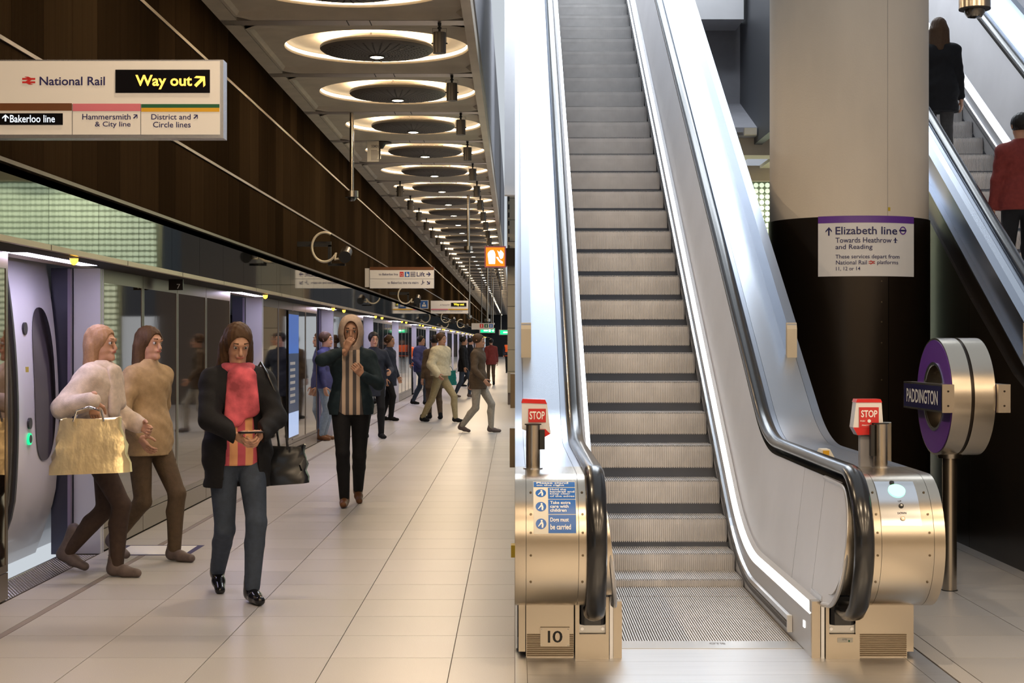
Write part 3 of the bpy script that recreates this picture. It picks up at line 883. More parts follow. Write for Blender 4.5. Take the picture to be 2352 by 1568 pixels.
def escalator(X0, label, detail=True, steps_from=0):
    E = thing('escalator', label, 'escalator', (X0, 8.0, 0))
    def mx(x, side): return X0 + (x if side == 0 else 2.045 - x)
    def bld(mb, name, m, parent=E, **k):
        o = mb.build(name, m, parent, **k); return fixn(o)
    # steps
    k = 0; y = 8.40
    while y < YTOP - .4:
        if k >= steps_from:
            s = bpy.data.objects.new('step', step_tread_mesh); COL.objects.link(s); s.parent = E
            s.location = (0, y - 8.0, base_z(y))
            if y > 9.6:
                r = bpy.data.objects.new('riser', step_riser_mesh); COL.objects.link(r); r.parent = s
        y += .40; k += 1
    for side in (0, 1):
        def S(sec): return [(mx(x, side), d) for x, d in sec]
        # skirt with brush and light strip
        sk = bld(sweep(track(0, newel=False, yend=8.05), S([(.540, -.12), (.545, .225), (.52, .235), (.50, -.12)])), 'skirt', 'skirt')
        bld(sweep(track(0, newel=False, yend=8.62), S([(.545, .045), (.567, .05), (.567, .075), (.545, .082)])), 'brush', 'brush', sk)
        bld(sweep(track(0, newel=False, yend=8.60), S([(.545, .082), (.562, .086), (.562, .115), (.545, .12)])), 'brush_holder', 'steel_bright', sk)
        if detail:
            bld(MB().box(*sorted((mx(.545, side), mx(.570, side))), 8.575, 8.605, .035, .125), 'brush_end', 'white', sk)
        ls = sweep(track(0, newel=False, yend=8.06), S([(.546, .222), (.5175, .262), (.512, .258), (.54, .218)]))
        bld(ls, 'light_strip', 'led')
        bld(sweep(track(0, newel=False, yend=8.06), S([(.519, .260), (.496, .285), (.49, .28), (.512, .255)])), 'strip_cover', 'skirt')
        # inner panels: flat run cut into sheets with the rounded newel end
        def xin(z): return .492 - .075 * (z - .28) / .62
        tp = track(.90, newel=False, yend=8.9); bt = track(.28, newel=False, yend=8.9)
        mb = MB(); n = len(tp)
        vs = [(mx(.417, side), p[0], p[1]) for p in tp] + [(mx(.492, side), p[0], p[1]) for p in bt]
        mb.add(vs, [(i, i + 1, n + i + 1, n + i) for i in range(n - 1)])
        bld(mb, 'inner_panel', 'alu')
        for (ya, yb) in ((9.9, 9.32), (9.31, 8.75), (8.74, None)):
            pass
        prof = [(8.895, .28), (8.895, .90), (8.315, .90), (8.315, .28)]
        if detail:
            o = MB(); o.add([(mx(xin(z), side), y_, z) for y_, z in prof], [(0, 1, 2, 3)]); bld(o, 'inner_panel', 'alu')
        else:
            o = MB(); o.add([(mx(xin(z), side), y_, z) for y_, z in prof], [(0, 1, 2, 3)]); bld(o, 'inner_panel', 'alu')
        ring = [(8.305, .28), (8.305, .90)]
        for a in np.linspace(0, PI, 21): ring.append((NY - (.895 - NC) * math.sin(a), NC + (.895 - NC) * math.cos(a)))
        ring[-1] = (NY, .28 + .085)
        ring = [(8.305, .28), (8.305, .895)] + [(NY + .04 - .30 * math.sin(a), .595 + .30 * math.cos(a)) for a in np.linspace(0, PI * .93, 21)] + [(8.0, .28)]
        o = MB(); o.add([(mx(xin(z) + .001, side), y_, z) for y_, z in ring], [tuple(range(len(ring)))]); bld(o, 'inner_end_panel', 'alu')
        # bright rounded border of the end panel and drum cheek down to the skirt
        pth = [(y_, z, 0, 0) for y_, z in ring[2:]]
        tb = MB().tube([(mx(xin(z) + .002, side), y_, z) for y_, z in ring[1:]], .012, 8); bld(tb, 'panel_border', 'skirt', smooth=True)
        # inner drum band between handrail and panel
        tr = track(.905)
        vs = []; fs = []
        i0 = 0
        for (y_, z, ny, nz) in tr:
            zin = z
            xi = .425 if y_ > NY and z > .7 else xin(min(max(z, .28), .9)) + .012
            vs += [(mx(.36, side), y_, z), (mx(xi, side), y_, z)]
        nn = len(tr)
        mb = MB(); mb.add(vs, [(2 * i, 2 * i + 1, 2 * i + 3, 2 * i + 2) for i in range(nn - 1)])
        bld(mb, 'inner_rail', 'steel', smooth=True)
        # handrail
        hp = track(.955, ext=None)
        hp2 = hp[:-7]
        a0 = hp[-8]
        r_ = .955 - NC
        last = hp2[-1]
        # leave the drum at the lower front and dive back into the inlet
        for t_, (dy, dz) in enumerate(((.045, -.085), (.13, -.14), (.26, -.165), (.40, -.165))):
            hp2.append((last[0] + dy, last[1] + dz, 0, -1) if t_ > 0 else (last[0] + dy, last[1] + dz, -.35, -.93))
        sec = []
        for i in range(9):
            a = math.radians(200 - i * 27.5); sec.append((.389 + .049 * math.cos(a), .012 + .034 * math.sin(a)))
        sec += [(.42, -.012), (.36, -.012)]
        bld(sweep(hp2, S(sec)), 'handrail', 'rubber', smooth=True, angle=60)
        # deck: three strips
        dk = track(.955)
        for nm, a_, b_, dh, m_ in (('deck_edge', .0, .052, 0, 'deck_grey'), ('deck_plate', .054, .302, 0, 'deck'), ('deck_inner', .304, .342, 0, 'deck_grey')):
            inc = [p for p in dk if p[0] > 8.22]
            low = [p for p in dk if p[0] <= 8.3 or p[0] in (inc[-1][0],)]
            low = dk[len(inc) - 1:]
            bld(sweep(inc, S([(a_, 0), (b_, 0), (b_, -.012), (a_, -.012)])), nm, m_, smooth=True, angle=30)
            bld(sweep(low, S([(a_, 0), (b_, 0), (b_, -.012), (a_, -.012)])), 'newel_cover', 'steel', smooth=True, angle=30)
        # raised outer fin on the incline with its cream end
        yf = 11.25; dl_ = lambda y_: -6.1 + .955 / math.cos(PI / 6) + T30 * y_
        yt = YTOP - .6
        bld(MB().prism([(yf + .012, 1.40), (yf + .012, dl_(yf) + .235), (yt, dl_(yt) + .235), (yt, dl_(yt) - .06), (yf + .25, dl_(yf + .25) - .12)], 'x', *sorted((mx(.045, side), mx(.112, side)))), 'deck_upstand', 'deck_grey')
        bld(MB().prism([(yf, 1.385), (yf, dl_(yf) + .20), (yf + .02, dl_(yf) + .245), (yf + .05, dl_(yf) + .245), (yf + .05, 1.385)], 'x', *sorted((mx(.043, side), mx(.114, side)))), 'upstand_end', 'cream')
        bld(MB().box(*sorted((mx(.041, side), mx(.116, side))), yf - .004, yf + .06, 1.325, 1.38), 'upstand_foot', 'cream')
        # outer cladding
        if side == 0 or detail:
            top = track(.94, newel=False, yend=8.2)
            poly = [(p[0], p[1]) for p in top] + [(8.2, .02), (10.9, .02), (YTOP, (YTOP - 10.9) * T30)]
            bld(MB().prism(poly, 'x', *sorted((mx(.0, side), mx(.012, side)))), 'outer_cladding', 'deck' if (side == 0 and X0 == 0) else 'bronze_dark')
        if detail:
            # newel base
            z1 = NC - .325 + .012
            bx = lambda a_, b_, y0, y1_, za, zb, m_, nm: bld(MB().box(*sorted((mx(a_, side), mx(b_, side))), y0, y1_, za, zb), nm, m_)
            bx(.018, .052, 8.06, 8.6, .03, z1, 'steel', 'base_post')
            bx(.056, .298, 8.04, 8.6, 0, z1, 'steel', 'base_panel')
            bx(.052, .056, 8.08, 8.6, 0, z1, 'black', 'base_gap')
            ribs = MB()
            for i in range(11): ribs.box(*sorted((mx(.06, side), mx(.296, side))), 8.034, 8.041, .012 + i * .0105, .018 + i * .0105)
            tag(bld(ribs, 'vent_ribs', 'bronze_trim'), kind='stuff')
            nb = bld(MB().box(*sorted((mx(.304, side), mx(.475, side))), 8.005, 8.3, 0, .128).box(*sorted((mx(.304, side), mx(.325, side))), 8.005, 8.3, .128, z1)
                .box(*sorted((mx(.458, side), mx(.475, side))), 8.005, 8.3, .128, z1).box(*sorted((mx(.325, side), mx(.458, side))), 8.2, 8.3, .128, z1), 'handrail_inlet', 'steel')
            bld(MB().box(*sorted((mx(.326, side), mx(.457, side))), 8.03, 8.06, .13, .175), 'inlet_plate', 'comb', nb)
            bld(MB().bbox(*sorted((mx(.330, side), mx(.453, side))), 7.99, 8.19, .176, z1, .02), 'inlet_mouth', 'rubber', nb)
            for xx in (.340, .444):
                bld(MB().cyl((mx(xx, side), 8.03, .152), (mx(xx, side), 8.024, .152), .008, .008, 12), 'inlet_screw', 'steel_bright', nb)
            bx(.479, .496, 8.02, 8.3, 0, z1, 'steel_bright', 'base_rail')
            bx(.498, .541, 8.03, 8.1, 0, .29, 'steel', 'skirt_end')
            # screws on the drum
            sc = MB()
            for xx in (.075, .322):
                for ph in (40, 62, 78, 97, 122):
                    a = math.radians(ph); r2 = .9555 - NC
                    p = (mx(xx, side), NY - r2 * math.sin(a), NC + r2 * math.cos(a)); q_ = (p[0], p[1] - .003 * math.sin(a), p[2] + .003 * math.cos(a))
                    sc.cyl(p, q_, .006, .005, 10)
            bld(sc, 'screws', 'bronze_trim')
    # comb, landing plate
    c = bld(MB().box(X0 + .545, X0 + 1.50, 8.27, 8.47, -.004, .006), 'comb_plate', 'comb')
    teeth = MB(); p = STW / 68
    for i in range(68):
        x = X0 + .545 + p * (i + .5)
        teeth.box(x, x + p * .45, 8.46, 8.50, -.006, .002)
    tag(bld(teeth, 'comb_teeth', 'comb', c), kind='stuff')
    lp = thing  # noqa
    for i, (ya, yb) in enumerate(((5.6, 6.4), (6.402, 7.2), (7.202, 7.62), (7.622, 7.94), (7.942, 8.27))):
        bld(MB().box(X0 + .06, X0 + 1.975, ya, yb, -.02, .003), 'landing_plate', 'plate')
    bld(MB().box(X0 - .0, X0 + .058, 5.6, 8.6, -.02, .003), 'plate_border', 'plate')
    bld(MB().box(X0 + 1.978, X0 + 2.085, 5.6, 8.6, -.02, .003), 'plate_border', 'plate')
    # truss soffit
    bld(MB().add([(X0 + .02, 10.9, .02), (X0 + 2.02, 10.9, .02), (X0 + 2.02, YTOP, (YTOP - 10.9) * T30), (X0 + .02, YTOP, (YTOP - 10.9) * T30)], [(0, 1, 2, 3)]), 'truss_soffit', 'grey_dark')
    return E
E1 = escalator(0.0, 'stainless steel escalator numbered 10 rising away in the centre')
E2 = escalator(3.58, 'second escalator at right edge carrying two passengers', detail=False, steps_from=4)
X2 = 2.045
def drum(x, ph, lift=.001):
    a = math.radians(ph); r = .955 - NC + lift
    return (x, NY - r * math.sin(a), NC + r * math.cos(a))
def drum_patch(x0, x1, p0, p1, lift=.0012, n=10, rx=0.0):
    mb = MB(); vs = []
    for i in range(n + 1):
        ph = p0 + (p1 - p0) * i / n; vs += [drum(x0, ph, lift), drum(x1, ph, lift)]
    mb.add(vs, [(2 * i, 2 * i + 1, 2 * i + 3, 2 * i + 2) for i in range(n)])
    return mb
# number plate on the left newel base
np_ = MB().box(.128, .276, 8.026, 8.034, .062, .158).build('number_plate', 'steel', E1)
mb = MB()
lettering(mb, '1', .166, .178, .082, .142, lambda u, v: (u, 8.0255, v), .02)
lettering(mb, '0', .190, .240, .082, .142, lambda u, v: (u, 8.0255, v), .01)
mb.build('numerals', 'black', np_)
mb = MB()
for xx in (.135, .269):
    for zz in (.069, .151): mb.cyl((xx, 8.026, zz), (xx, 8.024, zz), .003, .003, 8)
mb.build('plate_screws', 'white', np_)
# maker's name on the comb and sticker on the right base
mb = MB(); lettering(mb, 'OTIS', 1.03, 1.115, 8.385, 8.425, lambda u, v: (u, v, .0075), .02); mb.build('maker_mark', 'grey', E1)
stk = MB().box(1.628, 1.705, 8.0015, 8.0045, .088, .110).build('small_sticker', 'paper', E1)
mb = MB(); lettering(mb, 'OTIS', 1.652, 1.675, .099, .107, lambda u, v: (u, 8.001, v), .02); mb.build('sticker_print', 'printgrey', stk)
MB().box(1.683, 1.690, 8.0005, 8.0012, .090, .100).build('sticker_emblem', 'greenb', stk)
MB().box(X2 - .5475, X2 - .5455, 8.20, 8.245, .125, .160).build('indicator_lamp', 'pictolit', E1)
# safety notice wrapped on the left drum
nt_ = drum_patch(.088, .292, 25, 79, .0012).build('safety_notice', 'paper', E1, smooth=True)
drum_patch(.090, .290, 26, 33.5, .002).build('notice_header', 'blue', nt_, smooth=True)
rowsn = [(34.5, 47.5, ['Hold the', 'handrail and', 'keep clear', 'of the edges']), (48.2, 62, ['Take extra', 'care with', 'children']), (62.7, 78.3, ['Dogs must', 'be carried'])]
tmb = MB()
dfn = lambda u, v: drum(u, -v, .0032)
lettering(tmb, 'Please stand', .104, .258, -29.4, -26.6, dfn, .025)
lettering(tmb, 'on the right', .104, .238, -33.0, -30.2, dfn, .025)
tmb.build('notice_lettering', 'white', nt_)
for (p0, p1, lines) in rowsn:
    drum_patch(.159, .290, p0, p1, .002).build('notice_field', 'blue', nt_, smooth=True)
    hl = (p1 - p0) / (len(lines) + .8); pic = MB(); fig = MB(); tmb = MB()
    for i, t_ in enumerate(lines):
        a = p0 + hl * (i + .45)
        lettering(tmb, t_, .168, .168 + .0098 * len(t_), -(a + hl * .82), -a, dfn, .02)
    pc = (p0 + p1) / 2; rr = .0255
    n = 24; dphi = math.degrees(rr / (.955 - NC))
    pic.add([drum(.124 + rr * math.cos(2 * PI * i / n), pc + dphi * math.sin(2 * PI * i / n), .002) for i in range(n)], [tuple(range(n))])
    def dd(u, v): return drum(.124 + u * rr, pc - v * dphi, .0032)
    fig.add([dd(.12 + .2 * math.cos(2 * PI * i / 12), .55 + .2 * math.sin(2 * PI * i / 12)) for i in range(12)], [tuple(range(12))])
    fig.add([dd(-.05, .32), dd(.35, .32), dd(.5, -.3), dd(.2, -.3)], [(0, 1, 2, 3)])
    fig.add([dd(-.05, .32), dd(.15, .1), dd(-.45, -.55), dd(-.6, -.5)], [(0, 1, 2, 3)])
    fig.add([dd(.1, -.2), dd(.45, -.2), dd(.4, -.75), dd(.1, -.75)], [(0, 1, 2, 3)])
    tmb.build('notice_lettering', 'white', nt_); pic.build('notice_symbol', 'blue', nt_); fig.build('notice_figure', 'white', nt_)
# control panel on the right drum
cp = drum_patch(1.745, 1.935, 25, 72, .0012).build('control_panel', 'steel_bright', E1, smooth=True)
n = 28
lm = MB(); lm.add([drum(1.842 + .041 * math.cos(2 * PI * i / n), 38 + 7.5 * math.sin(2 * PI * i / n), .006) for i in range(n)] + [drum(1.842, 38, .012)], [(i, (i + 1) % n, n) for i in range(n)])
lm.build('green_lamp', 'greenlamp', cp, smooth=True)
for ph, m_ in ((54.5, 'black'), (66, 'steel')):
    k_ = MB().cyl(drum(1.848, ph, .001), drum(1.848, ph, .008), .0125, .011, 20).build('key_switch', m_, cp, smooth=True)
    MB().cyl(drum(1.848, ph, .008), drum(1.848, ph, .010), .005, .005, 12).build('key_slot', 'comb', k_)
k_ = MB().cyl(drum(1.83, 27.5, .001), drum(1.83, 27.5, .008), .012, .011, 16).build('key_switch', 'black', cp, smooth=True)
mb = MB(); lettering(mb, 'UP', 1.837, 1.853, -50.5, -49, dfn, .02); lettering(mb, 'DOWN', 1.826, 1.868, -62, -60.2, dfn, .02); mb.build('switch_lettering', 'printgrey', cp)
# emergency stop posts
def stop_post(x, y, flip, nm):
    z0 = .955
    s = -1 if flip else 1
    post = MB().cyl((x, y, z0), (x, y, z0 + .225), .036, .036, 24).build('stop_post', 'steel', E1, smooth=True)
    MB().cyl((x, y, z0 + .225), (x, y, z0 + .230), .043, .043, 24).build('post_cap', 'black', post)
    MB().cyl((x, y, z0), (x, y, z0 + .006), .05, .05, 24).build('post_flange', 'steel_bright', post)
    hx = x + s * .018
    hb = MB()
    prof = [(-.072, .215), (-.078, .30), (-.06, .327), (.06, .327), (.066, .26), (.078, .215), (.05, .205)]
    if flip:
        prof = [(-.082, .205), (-.066, .335), (.066, .335), (.076, .19), (-.06, .165)]
        hx = x - .055; yy = y + .02
    else:
        prof = [(-.062, .20), (-.062, .335), (.068, .33), (.088, .175), (.03, .16)]
        hx = x + .005; yy = y + .06
    hb.prism([(hx + a, z0 + b) for a, b in prof], 'y', yy, yy + .09)
    fixn(hb.build('stop_housing', 'alu', post))
    if flip:
        fx = -.05; MB().box(hx - .052, hx + .050, yy - .006, yy, z0 + .205, z0 + .310).build('stop_label', 'red', post)
        mb = MB(); lettering(mb, 'STOP', hx - .042, hx + .042, z0 + .258, z0 + .295, lambda u, v: (u, yy - .0075, v), .02)
        lettering(mb, 'PUSH', hx - .046, hx - .022, z0 + .235, z0 + .243, lambda u, v: (u, yy - .0075, v), .02)
        lettering(mb, 'PENALTY FOR MISUSE', hx - .038, hx + .040, z0 + .214, z0 + .220, lambda u, v: (u, yy - .0075, v), .02)
        mb.cyl((hx, yy - .006, z0 + .239), (hx, yy - .008, z0 + .239), .009, .009, 14)
        mb.build('stop_lettering', 'white', post)
        capz = [(-.068, .335), (-.062, .352), (.06, .352), (.068, .335)]
        low = [(-.082, .205), (-.06, .165), (.076, .17), (.078, .205)]
        MB().prism([(hx + a, z0 + b) for a, b in low], 'y', yy - .004, yy + .094).build('stop_button', 'redcap', post)
        MB().box(hx - .04, hx + .04, yy + .02, yy + .07, z0, z0 + .2).build('stop_bracket', 'grey', post)
        MB().box(x - .055, x - .036, y - .03, y + .01, z0 + .06, z0 + .22).build('lock_block', 'black', post)
    else:
        MB().box(hx - .028, hx + .062, yy - .006, yy, z0 + .235, z0 + .305).build('stop_label', 'red', post)
        mb = MB(); lettering(mb, 'STOP', hx - .022, hx + .056, z0 + .25, z0 + .292, lambda u, v: (u, yy - .0075, v), .02); mb.build('stop_lettering', 'white', post)
        capz = [(-.064, .335), (-.058, .356), (.058, .352), (.068, .33)]
        MB().prism([(hx + a, z0 + b) for a, b in ((-.03, .2), (.06, .2), (.085, .175), (.05, .155))], 'y', yy - .004, yy + .094).build('stop_button', 'redcap', post)
        MB().box(x + .034, x + .06, y - .02, y + .02, z0 + .10, z0 + .20).build('lock_block', 'black', post)
    fixn(MB().prism([(hx + a, z0 + b) for a, b in capz], 'y', yy - .005, yy + .095).build('stop_cap', 'redcap', post))
stop_post(.092, 8.12, False, 'left')
stop_post(1.895, 8.22, True, 'right')
# small indicator wedge on the right deck
wz = .955
wd = MB().prism([(1.705, wz), (1.80, wz), (1.775, wz + .045), (1.73, wz + .045)], 'y', 8.93, 9.03).build('deck_wedge', 'paper', E1); fixn(wd)
MB().box(1.735, 1.77, 8.926, 8.93, wz + .012, wz + .038).build('wedge_label', 'yellowb', wd)
# yellow tab and small fittings on the outer side of the newel
MB().box(-.02, 0.0, 7.9, 7.99, .53, .59).build('yellow_tab', 'yellowpl', E1)
for y_, z_ in ((8.9, 1.0), (10.2, 1.28)):
    MB().box(-.03, 0.0, y_, y_ + .15, z_ - .1, z_ + .12).build('side_box', 'bronze_trim', E1)

# bronze wall closing the space below the second escalator
wall_right = thing('wall_right', kind='structure')
poly = [(6.5, 0), (YTOP, 0), (YTOP, (YTOP - 10.9) * T30 + .02), (10.9, .5), (10.0, .9), (6.5, .9)]
for i, (ya, yb) in enumerate(((8.3, 10.2), (10.205, 12.4), (12.405, 14.6), (14.605, 18.5))):
    zt = lambda y_: base_z(y_) + .95 if y_ < 12 else base_z(y_) + .9
    pts = [(ya, 0), (yb, 0), (yb, zt(yb)), ((ya + yb) / 2, zt((ya + yb) / 2)), (ya, zt(ya))]
    fixn(MB().prism(pts, 'x', 3.555, 3.58).build('bronze_sheet', 'bronze_dark', wall_right))
# ------------------------------------------------------------------ column and signs
CX, CY, CR = 2.84, 13.5, .675
column = thing('column', 'thick round pale concrete column with dark bronze cladding around its lower part', 'column', (CX, CY, 0))
ZB = 2.625
for i, (a0, a1) in enumerate(((-PI * .47, PI * .5), (PI * .5, PI * 1.53 - .0))):
    pass
sh = MB().lathe([(CR - .012, ZB), (CR - .012, 9)], (CX, CY, 0), 64).build('shaft', 'concrete_pale', column, smooth=True)
MB().box(CX + .185 - .002, CX + .185 + .002, CY - CR, CY - CR + .2, ZB, 9)
seam_a = math.asin(.188 / CR)
a_s = -PI / 2 + seam_a
g_ = .004
for k in range(2):
    a0 = a_s + g_ + k * PI; a1 = a_s + PI - g_ + k * PI
    MB().lathe([(CR - .05, ZB - .004), (CR, ZB), (CR, 0), (CR - .05, 0)], (CX, CY, 0), 40, a0=a0, a1=a1).build('cladding', 'bronze_dark', column, smooth=True)
MB().cyl((CX, CY, 0), (CX, CY, ZB - .01), CR - .03, CR - .03, 48).build('cladding_core', 'black', column)
MB().lathe([(CR - .0118, ZB), (CR - .0116, 9)], (CX, CY, 0), 1, a0=a_s - .002, a1=a_s + .002).build('shaft_seam', 'grout', column)
MB().lathe([(CR - .0116, ZB + .045), (CR - .0114, ZB + .075)], (CX, CY, 0), 2, a0=a_s + .004, a1=a_s + .036).build('survey_mark', 'yellowpl', column)
sc = MB()
for z in (2.10, 1.93, 1.77, 1.60, 1.3, 1.0):
    a = a_s - .09
    p = (CX + CR * math.cos(a), CY + CR * math.sin(a), z); q_ = (CX + (CR + .003) * math.cos(a), CY + (CR + .003) * math.sin(a), z)
    sc.cyl(p, q_, .007, .006, 8)
sc.build('cladding_screws', 'bronze_trim', column)
# curved sign on the column
cs = thing('column_sign', 'white curved direction sign with purple top band wrapped on the column', 'sign', (CX, CY - CR, 2.2))
def on_col(px, py, lift):
    """point on the column face seen at pixel (px,py)"""
    x = (px - VX) / F
    r = CR + lift
    # solve |(t*x - CX, t - CY)| = r for the near t
    A = x * x + 1; B = -2 * (x * CX + CY); C = CX * CX + CY * CY - r * r
    t = (-B - math.sqrt(max(0, B * B - 4 * A * C))) / (2 * A)
    return (x * t, t, 0), t
D0 = CY - CR
def colmap(lift):
    def fn(px, py):
        p, t = on_col(px, py, lift)
        return (p[0], p[1], EYE - (py - VY) * D0 / F)
    return fn
def col_patch(x0, x1, y0, y1, lift, n=16):
    mb = MB(); vs = []; f = colmap(lift)
    for i in range(n + 1):
        x = x0 + (x1 - x0) * i / n; vs += [f(x, y1), f(x, y0)]
    mb.add(vs, [(2 * i, 2 * i + 2, 2 * i + 3, 2 * i + 1) for i in range(n)])
    return mb
col_patch(1879, 2099, 495, 634, .004).build('board', 'signlit', cs, smooth=True)
col_patch(1879, 2099, 495, 511, .006).build('top_band', 'purple', cs, smooth=True)
tm = MB(); cf = colmap(.007)
for t_, x0, x1, ya, yb, bd in (('Elizabeth line', 1919, 2061, 520, 538, .012), ('Towards Heathrow', 1919, 2048, 545, 557, .008), ('and Reading', 1919, 2004, 561, 575, .008),
        ('These services depart from', 1919, 2066, 584, 596, .006), ('National Rail', 1920, 1991, 597.5, 607, .006), ('platforms', 2015, 2063, 597.5, 609, .006), ('11, 12 or 14', 1920, 1976, 612, 622, .006)):
    lm_ = MB(); lettering(lm_, t_, x0, x1, yb, ya, cf, bd); lm_.build('lettering', 'navy', cs)
def cpoly(mb, pts, lift=.007): f = colmap(lift); mb.add([f(*p) for p in pts], [tuple(range(len(pts)))])
for tri in ([(1896, 529), (1904, 520), (1911, 529), (1911, 532.5), (1904, 525), (1896, 532.5)],): cpoly(tm, [tri[5], tri[0], tri[1], tri[4]]); cpoly(tm, [tri[4], tri[1], tri[2], tri[3]])
cpoly(tm, [(1902, 523), (1905.5, 523), (1905.5, 540), (1902, 540)])
cpoly(tm, [(2055.5, 545), (2058, 545), (2058, 557), (2055.5, 557)]); cpoly(tm, [(2051, 551.5), (2056, 548), (2056, 551)]); cpoly(tm, [(2057.5, 548), (2063, 551.5), (2057.5, 551)]); cpoly(tm, [(2053.5, 556.5), (2060, 556.5), (2057, 554)])
tm.build('symbols', 'navy', cs)
rg = MB(); f7 = colmap(.007)
n = 24
vs = []
for i in range(n):
    a = 2 * PI * i / n; vs += [f7(2074 + 7.5 * math.cos(a), 528 + 9.5 * math.sin(a)), f7(2074 + 5 * math.cos(a), 528 + 6.8 * math.sin(a))]
rg.add(vs, [(2 * i, 2 * ((i + 1) % n), 2 * ((i + 1) % n) + 1, 2 * i + 1) for i in range(n)])
rg.build('ring_emblem', 'purple', cs)
eb = MB(); cpoly(eb, [(2065.5, 526), (2082, 526), (2082, 530), (2065.5, 530)], .0075); eb.build('emblem_bar', 'navy', cs)
rl = MB()
for yy in (600.3, 604.3): cpoly(rl, [(1995, yy - .9), (2010, yy - .9), (2010, yy + .9), (1995, yy + .9)])
cpoly(rl, [(1998, 598), (2001, 598), (2007, 602), (2004, 602)]); cpoly(rl, [(2004, 602), (2007, 602), (2001, 607), (1998, 607)])
rl.build('rail_emblem', 'red', cs)

# ring sign on a pole: an enamel ring with a name bar on both faces of a steel drum
RX, RY = 2.81, 10.25
RZ = EYE - (910 - VY) * RY / F
ang = math.radians(-73 - 15)      # face turned towards the left
ro = thing('ring_sign', 'round purple ring station sign with navy name bar on a steel pole', 'sign', (RX, RY, 0))
RR = .378
fa = math.radians(182.5)            # compass of the face normal: mostly -x, a little towards the viewer
nx, ny = math.cos(fa), math.sin(fa)
ux, uy = -ny, nx                  # along the face
if uy > 0: pass
def rp(u, w, z):
    """u along the face (towards the viewer), w out of the face, z height above the ring centre"""
    return (RX + .035 + nx * w + ux * u, RY + ny * w + uy * u, RZ + z)
def rring(r0, r1, w0, w1, n=56):
    mb = MB(); vs = []
    for i in range(n):
        a = 2 * PI * i / n; c, s_ = math.cos(a), math.sin(a)
        vs += [rp(r0 * c, w0, r0 * s_), rp(r1 * c, w0, r1 * s_), rp(r1 * c, w1, r1 * s_), rp(r0 * c, w1, r0 * s_)]
    fs = []
    for i in range(n):
        j = (i + 1) % n
        for k in range(4): fs.append((4 * i + k, 4 * i + (k + 1) % 4, 4 * j + (k + 1) % 4, 4 * j + k))
    mb.add(vs, fs); return mb
fixn(rring(.20, RR, .018, .135).build('drum', 'steel', ro, smooth=True))
fixn(rring(.20, RR, -.135, -.004).build('drum', 'steel', ro, smooth=True))
fixn(rring(.205, RR - .012, -.004, .018).build('groove', 'bronze_dark', ro, smooth=True))
for s_ in (1, -1):
    fixn(rring(.215, RR - .014, .135 * s_, .139 * s_).build('enamel_ring', 'purple', ro))
    fixn(rring(.205, .222, .135 * s_, .143 * s_).build('inner_rim', 'steel_bright', ro, smooth=True))
    w0, w1 = .139 * s_, .215 * s_
    bl, bh = .415, .088
    mb = MB(); P8 = [rp(u, w, z) for z in (-bh, bh) for w in (w0, w1) for u in (-bl, bl)]
    mb.add(P8, [(0, 1, 3, 2), (4, 6, 7, 5), (0, 4, 5, 1), (2, 3, 7, 6), (0, 2, 6, 4), (1, 5, 7, 3)])
    bar = fixn(mb.build('name_bar', 'steel', ro))
    mb = MB(); ww = w1 + .0015 * s_
    mb.add([rp(-bl + .012, ww, -bh + .012), rp(bl - .012, ww, -bh + .012), rp(bl - .012, ww, bh - .012), rp(-bl + .012, ww, bh - .012)], [(0, 1, 2, 3)])
    mb.build('name_field', 'navyenamel', bar)
    mb = MB(); lettering(mb, 'PADDINGTON', -.335, .335, -.045, .045, lambda u, v: rp(u if s_ > 0 else -u, w1 + .003 * s_, v), .02)
    mb.build('name_lettering', 'white', bar)
    mb = MB()
    for z in (-.045, .045):
        p = rp(bl, (w0 + w1) / 2, z); q_ = rp(bl + .003, (w0 + w1) / 2, z); mb.cyl(p, q_, .007, .006, 10)
    mb.build('bar_screws', 'bronze_dark', bar)
MB().cyl((RX, RY, 0), (RX, RY, RZ - RR - .012), .046, .046, 28).build('pole', 'steel', ro, smooth=True)
MB().cyl((RX, RY, RZ - RR - .02), (RX, RY, RZ - RR + .02), .075, .085, 28).build('saddle', 'steel', ro, smooth=True)
MB().cyl((RX, RY, 0), (RX, RY, .004), .052, .052, 28).build('foot_ring', 'black', ro)
# slim bollard box behind it
sb = MB().bbox(2.66, 2.76, 11.6, 11.7, 0, 1.02, .006).build('slim_post', 'steel'); tag(sb, 'slim steel post half hidden behind the ring sign pole', 'post')

# ------------------------------------------------------------------ hanging signs
def hang_sign(name, label, x0, x1, y0, y1, D, th=.10, arm=True):
    a = PX(x0, y1, D); b = PX(x1, y0, D)
    t = thing(name, label, 'sign', ((a[0] + b[0]) / 2, D, a[2]))
    MB().box(a[0], b[0], D, D + th, a[2], b[2]).build('box_frame', 'signedge', t)
    return t, a, b
D = 8.1
s1, a, b = hang_sign('direction_sign', 'large white direction sign with lit way out panel at upper left', -90, 513, 137, 317, D)
m_ = MB(); px_box(m_, -88, 505, 140, 309, D - .004, .006); m_.build('face', 'signlit', s1)
for x in (166, 323.5):
    m_ = MB(); px_box(m_, x - .6, x + .6, 239, 309, D - .0052, .002); m_.build('divider', 'printgrey', s1)
for x0, x1, y0, y1, c in ((-88, 165, 237, 254, 'brown'), (167, 323, 238, 255, 'pink'), (324.5, 504, 239, 247.5, 'greenb'), (324.5, 504, 247.5, 256.5, 'yellowb')):
    m_ = MB(); px_box(m_, x0, x1, y0, y1, D - .0055, .002); m_.build('colour_band', c, s1)
m_ = MB(); px_box(m_, 265, 482, 160, 213, D - .008, .004); lp1 = m_.build('display_panel', 'blackgloss', s1)
m_ = MB(); px_box(m_, -5, 144, 260, 286.5, D - .008, .004); lp2 = m_.build('display_panel', 'blackgloss', s1)
